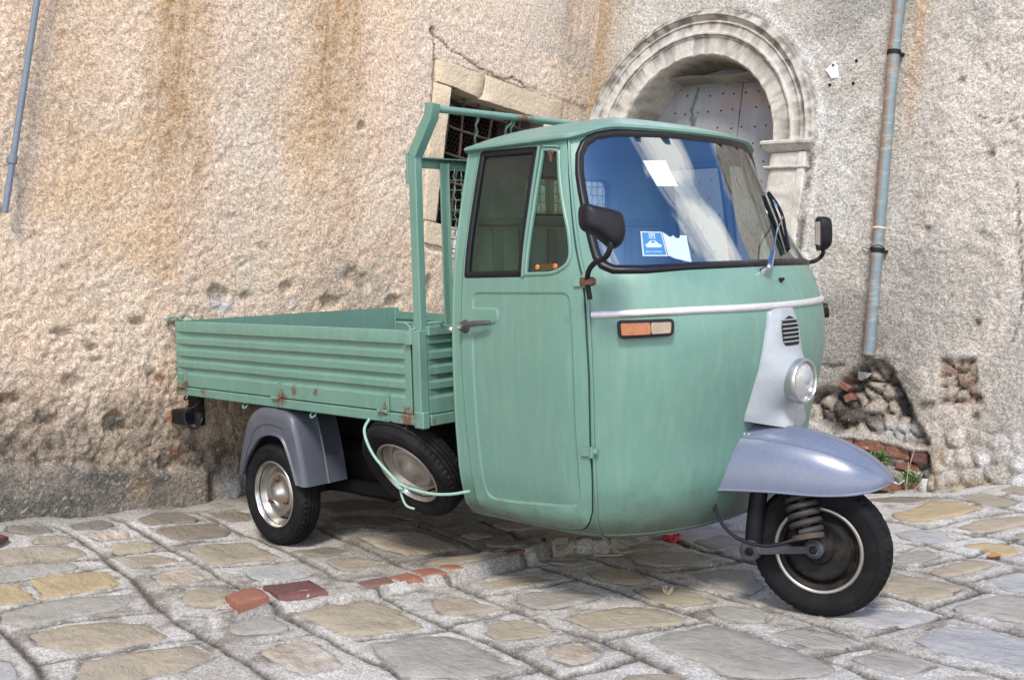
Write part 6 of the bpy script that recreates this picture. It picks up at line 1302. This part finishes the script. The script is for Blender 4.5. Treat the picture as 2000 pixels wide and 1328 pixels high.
# downpipe
DPM=mat('downpipe_paint',(.13,.175,.195),.5,var=.15,vscale=12,bump=.35,bscale=60,fine=(90,.1))
t_=DPM.node_tree;b_=t_.nodes['Principled BSDF'];src=b_.inputs['Base Color'].links[0].from_socket
def band(t,src,col,a,b__,f,sc,mp_,xr=None):
    n=nz_(t,sc,map_=mp_,r=.7,w=.1);
    if xr is not None:
        tc=N(t,'ShaderNodeTexCoord');vm=N(t,'ShaderNodeVectorMath',operation='DOT_PRODUCT');t.links.new(tc.outputs['Object'],vm.inputs[0]);vm.inputs[1].default_value=xr[0];ad=N(t,'ShaderNodeMath',operation='MULTIPLY_ADD');t.links.new(vm.outputs['Value'],ad.inputs[0]);ad.inputs[1].default_value=xr[1];ad.inputs[2].default_value=xr[2];a2=N(t,'ShaderNodeMath',operation='ADD');t.links.new(n,a2.inputs[0]);t.links.new(ad.outputs[0],a2.inputs[1]);n=a2.outputs[0]
    r=N(t,'ShaderNodeMapRange');r.inputs['From Min'].default_value=a;r.inputs['From Max'].default_value=b__;r.inputs['To Max'].default_value=f;t.links.new(n,r.inputs[0])
    x=N(t,'ShaderNodeMix',data_type='RGBA');x.inputs['B'].default_value=col+(1,);t.links.new(src,x.inputs['A']);t.links.new(r.outputs[0],x.inputs['Factor']);return x.outputs['Result']
dpa=lambda v:.241+.033*(2.33-v)*(v<2.33)
hx=Vector((.99873,-.00761,-.04989))
src=band(t_,src,(.21,.13,.08),.44,.52,.95,3.2,(1,1,9),((1,0,-.028),-11.,.05));src=band(t_,src,(.32,.35,.33),.50,.66,.6,6,(1,1,5));src=band(t_,src,(.20,.12,.07),.56,.64,.7,11,(1,1,2.5))
t_.links.new(src,b_.inputs['Base Color'])
DP=thing('downpipe','rust-streaked blue-grey downpipe ending above the broken foot of the wall','pipe',tuple(AWL.pt(.262,1.5,.07)))
bm=bmesh.new();rr_=.0325;P=[AWL.pt(dpa(v),v,.075) for v in np.linspace(.66,3.9,30)];tube(bm,P,rr_,20,caps=False);tube(bm,P,rr_-.003,20,caps=False)
o_=obj('pipe',bm,DPM,DP,recalc=False)
bm=bmesh.new();lathe(bm,[(rr_-.003,0),(rr_+.001,0),(rr_+.001,.006),(rr_-.003,.006)],AWL.pt(dpa(.66),.658,.075),Vector(AWL.g),20,closed=True);obj('pipe_mouth',bm,RUST,DP)
for v,h,rx in ((2.30,.024,.004),(1.218,.026,.003)):
    bm=bmesh.new();lathe(bm,[(rr_,0),(rr_+rx,0),(rr_+rx,h),(rr_,h)],AWL.pt(dpa(v),v,.075),Vector(AWL.g),20,closed=True);box(bm,AWL.pt(dpa(v)+.02,v+h/2,.035),(.02,.06,.018),.003);obj('pipe_clamp',bm,DARK,DP)
bm=bmesh.new();lathe(bm,[(rr_,0),(rr_+.004,.004),(rr_+.004,.010),(rr_,.014)],AWL.pt(dpa(1.345),1.345,.075),Vector(AWL.g),20,closed=True);obj('pipe_joint',bm,BLOCK,DP)
bm=bmesh.new();c0=AWL.pt(dpa(1.24),1.245,.075);M=AWL.M(dpa(1.24),1.245,.075);tube(bm,catmull([M@Vector((.0385*math.cos(t),.012*math.sin(t*1.5),.0385*math.sin(t))) for t in np.linspace(-.3,3.4,14)]+[M@Vector((-.08,.0,.02)),M@Vector((-.07,-.03,-.02)),M@Vector((-.03,-.02,.03))],3),.0022,5);obj('tie_wire',bm,DARK,DP)
# enamel shard, nails
bm=bmesh.new();prism(bm,[(-.194,2.276),(-.168,2.296),(-.142,2.322),(-.130,2.300),(-.118,2.296),(-.112,2.262),(-.104,2.222),(-.150,2.220),(-.158,2.236)],.006,.012,AWL.M(0,0,0),.001);EN=tag(obj('enamel_shard',bm,mat('white_enamel',(.62,.65,.72),.35,var=.06,vscale=20)),'broken white enamel fragment nailed to the wall right of the arch','sign fragment')
bm=bmesh.new();lathe(bm,[(0,0),(.009,0),(.008,.004),(0,.006)],AWL.pt(-.146,2.297,.012),Vector(AWL.n),12);obj('nail',bm,RUST,EN)
for a,v,w in ((-.008,2.31,'upper right of'),(-.156,2.185,'just below'),(-.012,2.182,'lower right of')):
    bm=bmesh.new();lathe(bm,[(0,-.01),(.0085,-.01),(.0085,.006),(0,.008)],AWL.pt(a,v,.006),Vector(AWL.n),10);tag(obj('nail',bm,DARK),'small rusty nail head in the plaster '+w+' the white enamel fragment','nail')
# exposed bricks in the broken foot (parts of the wall)
def wbrick(a0,v0,a1,v1,d,tilt,m,seed):
    c=((a0+a1)/2,(v0+v1)/2);w=(a1-a0)/2;h=(v1-v0)/2;P=[]
    for x,y in ((-w,-h),(w,-h),(w,h),(-w,h)): P.append((c[0]+x*math.cos(tilt)-y*math.sin(tilt),c[1]+x*math.sin(tilt)+y*math.cos(tilt)))
    block(AWL,P,d-.10,d,m,TA_,'brick',seed,.007)
for k,q in enumerate([(.235,.148,.405,.205,-.005,-.05,BRICKM),(.412,.135,.55,.190,.0,-.03,BRICKM),(.558,.130,.655,.182,.012,.02,BRICKR),(.475,.075,.60,.118,-.010,-.08,BRICKM),(.10,.155,.225,.215,-.01,-.03,BRICKD),(.33,-.055,.53,-.010,.0,.04,BRICKM),(.20,-.10,.32,-.05,.0,.05,BRICKM),(.54,.03,.62,.075,-.02,-.3,BRICKD),(.705,.47,.80,.51,-.035,0,BRICKD),(.81,.462,.88,.50,-.035,.05,BRICKM),(.69,.43,.78,.465,-.03,0,BRICKD),(.82,.43,.92,.458,-.03,.0,BRICKM),(.13,.40,.175,.44,-.03,.5,BRICKM),(.08,.47,.16,.495,-.02,-.5,BRICKM)]): wbrick(*q[:7],k)
ROCK=mat('pale_rubble_rock',(.50,.49,.47),.9,var=.25,vscale=9,bump=1.0,bscale=30,bdist=.012,col2=(.16,.15,.13),thr=(.54,.70),dscale=14,fine=(120,.2))
ROCKD=mat('dark_rubble_rock',(.20,.18,.15),.9,var=.3,vscale=9,bump=1.0,bscale=30,bdist=.012,col2=(.07,.065,.055),thr=(.5,.66),dscale=14)
def rock(c,s,m,parent,seed,name='rubble_stone'):
    rr=random.Random(seed);bm=bmesh.new()
    for k in range(13):
        d=Vector((rr.gauss(0,1),rr.gauss(0,1),rr.gauss(0,1))).normalized()*rr.uniform(.85,1.1);bm.verts.new((d.x*s[0]+c[0],d.y*s[1]+c[1],d.z*s[2]+c[2]))
    r=bmesh.ops.convex_hull(bm,input=bm.verts);bmesh.ops.delete(bm,geom=[v for v in bm.verts if not v.link_faces],context='VERTS')
    bmesh.ops.bevel(bm,geom=list(bm.edges),offset=min(s)*.10,segments=1,affect='EDGES')
    return obj(name,bm,m,parent,ang=25)
def aw(a,v,d): return tuple(AWL.pt(a,v,d))
for k,(c,s,m) in enumerate([(aw(.235,.555,-.03),(.055,.035,.035),ROCK),(aw(.50,-.075,.05),(.09,.04,.03),ROCK),(aw(.68,.02,.045),(.05,.04,.07),ROCK),(aw(.86,.0,.09),(.07,.05,.04),ROCKD),(aw(.38,.30,-.075),(.11,.04,.04),ROCKD),(aw(.47,.285,-.055),(.13,.04,.028),ROCK),(aw(.29,.42,-.11),(.05,.04,.07),ROCKD),(aw(.43,.46,-.11),(.05,.04,.06),ROCKD),(aw(.61,.25,-.045),(.05,.03,.06),ROCKD),(aw(.36,.07,-.05),(.07,.04,.04),ROCKD),(aw(.48,.02,-.04),(.06,.03,.035),ROCK),(aw(.25,.02,-.02),(.07,.05,.04),ROCKD)]): rock(c,s,m,TA_,k)
rock(tuple(LWL.pt(.06,.02,.03)),(.05,.07,.05),ROCK,TL_,30);rock(tuple(LWL.pt(-.02,-.01,.04)),(.035,.04,.03),ROCK,TL_,31);rock(tuple(LWL.pt(-.60,.43,-.02)),(.02,.05,.016),ROCKD,TL_,32)
# weeds
LEAF=mat('weed_leaf',(.075,.15,.03),.6,var=.4,vscale=30);STRAW=mat('dry_straw',(.42,.36,.24),.8,var=.2,vscale=30)
def weed(c,r,n,label,seed):
    rr=random.Random(seed);bm=bmesh.new();c=Vector(c)
    for k in range(n):
        d=Vector((rr.gauss(0,1),rr.gauss(-.6,.8),rr.gauss(.5,.8))).normalized();p=c+d*r*rr.uniform(.15,1);s=Vector((rr.gauss(0,1),rr.gauss(0,1),rr.gauss(0,1))).cross(d).normalized();L_=rr.uniform(.012,.024);w=L_*.36
        add(bm,[p,p+d*L_*.5+s*w,p+d*L_,p+d*L_*.5-s*w],[(0,1,2,3)])
        if k%6==0: tube(bm,[c,p],.0012,3)
    return tag(obj('weed',bm,LEAF,None,False,recalc=False),label,'weed')
weed(aw(.405,.105,.04),.055,150,'bushiest green weed, growing below the exposed bricks in the wall foot',1)
weed(aw(.585,.045,.03),.04,70,'small weed with thin leaves right of the lower exposed brick',2)
weed(aw(.52,-.085,.07),.04,80,'low green weed beside the pale rock at the wall base',3)
weed(aw(.30,.10,.03),.03,40,'tiny weed half hidden behind the front mudguard tip',4)
bm=bmesh.new()
for k,(a,b,h) in enumerate(((.57,.60,.30),(.59,.575,.22),(.60,.645,.12))): tube(bm,catmull([AWL.pt(a,-.09,.05),AWL.pt(a+(b-a)*.4,-.09+h*.5,.07),AWL.pt(b,-.09+h,.06)],6),.0016,4)
tag(obj('dry_stalk',bm,STRAW),'dry straw-coloured stalks standing in front of the exposed bricks','dry grass')
# small litter
g0=gzs(1.29,.45);bm=bmesh.new();rr=random.Random(9)
tube(bm,catmull([(1.25+.10*rr.random(),.40+.10*rr.random(),g0+.006+.02*rr.random()) for k in range(12)],4),.006,5);tag(obj('cord_scrap',bm,mat('red_cord',(.55,.03,.04),.6,var=.3,vscale=60)),'tangled scrap of bright red cord on the paving under the nose','cord')
g0=gzs(2.445,.963);bm=bmesh.new();add(bm,[(2.42,.94,g0+.010),(2.45,.93,g0+.012),(2.475,.955,g0+.018),(2.46,.985,g0+.012),(2.43,.98,g0+.016)],[(0,1,2,3,4)]);add(bm,[(2.42,.94,g0+.008),(2.43,.98,g0+.014),(2.46,.985,g0+.010),(2.475,.955,g0+.016),(2.45,.93,g0+.010)],[(0,1,2,3,4)]);tag(obj('fallen_leaf',bm,mat('dry_leaf',(.40,.17,.05),.7,var=.2,vscale=60)),'dry orange leaf lying on the paving right of the front wheel','leaf')
g0=gzs(-.58,-1.63);bm=bmesh.new();pp=[(-.70,-1.85),(-.42,-1.80),(-.53,-1.605),(-.64,-1.615)];prism(bm,pp,g0+.004,g0+.022,Matrix.Identity(4),.003);tag(obj('metal_plate',bm,mat('maroon_plate',(.10,.035,.03),.6,var=.3,vscale=12,bump=.3,bscale=40)),'dark maroon metal plate on the ground at the left edge','plate')
g0=gzs(1.1,-.1);bm=bmesh.new();tube(bm,[(1.23,.0,gzs(1.23,0)+.02),(1.30,.10,gzs(1.30,.10)+.012)],.0022,5);tag(obj('straw',bm,STRAW),'pale dry straw lying by the raised mortar ridge','straw')
rr=random.Random(12);bm=bmesh.new();c=Vector((1.72,-.18,gzs(1.72,-.18)))
for k in range(26): a=rr.uniform(0,6.28);tube(bm,[c+Vector((rr.uniform(-.01,.01),rr.uniform(-.01,.01),0)),c+Vector((math.cos(a)*.02,math.sin(a)*.02,rr.uniform(.015,.03)))],.0008,3)
tag(obj('grass_tuft',bm,STRAW),'little dry grass tuft in a paving joint under the nose','dry grass')
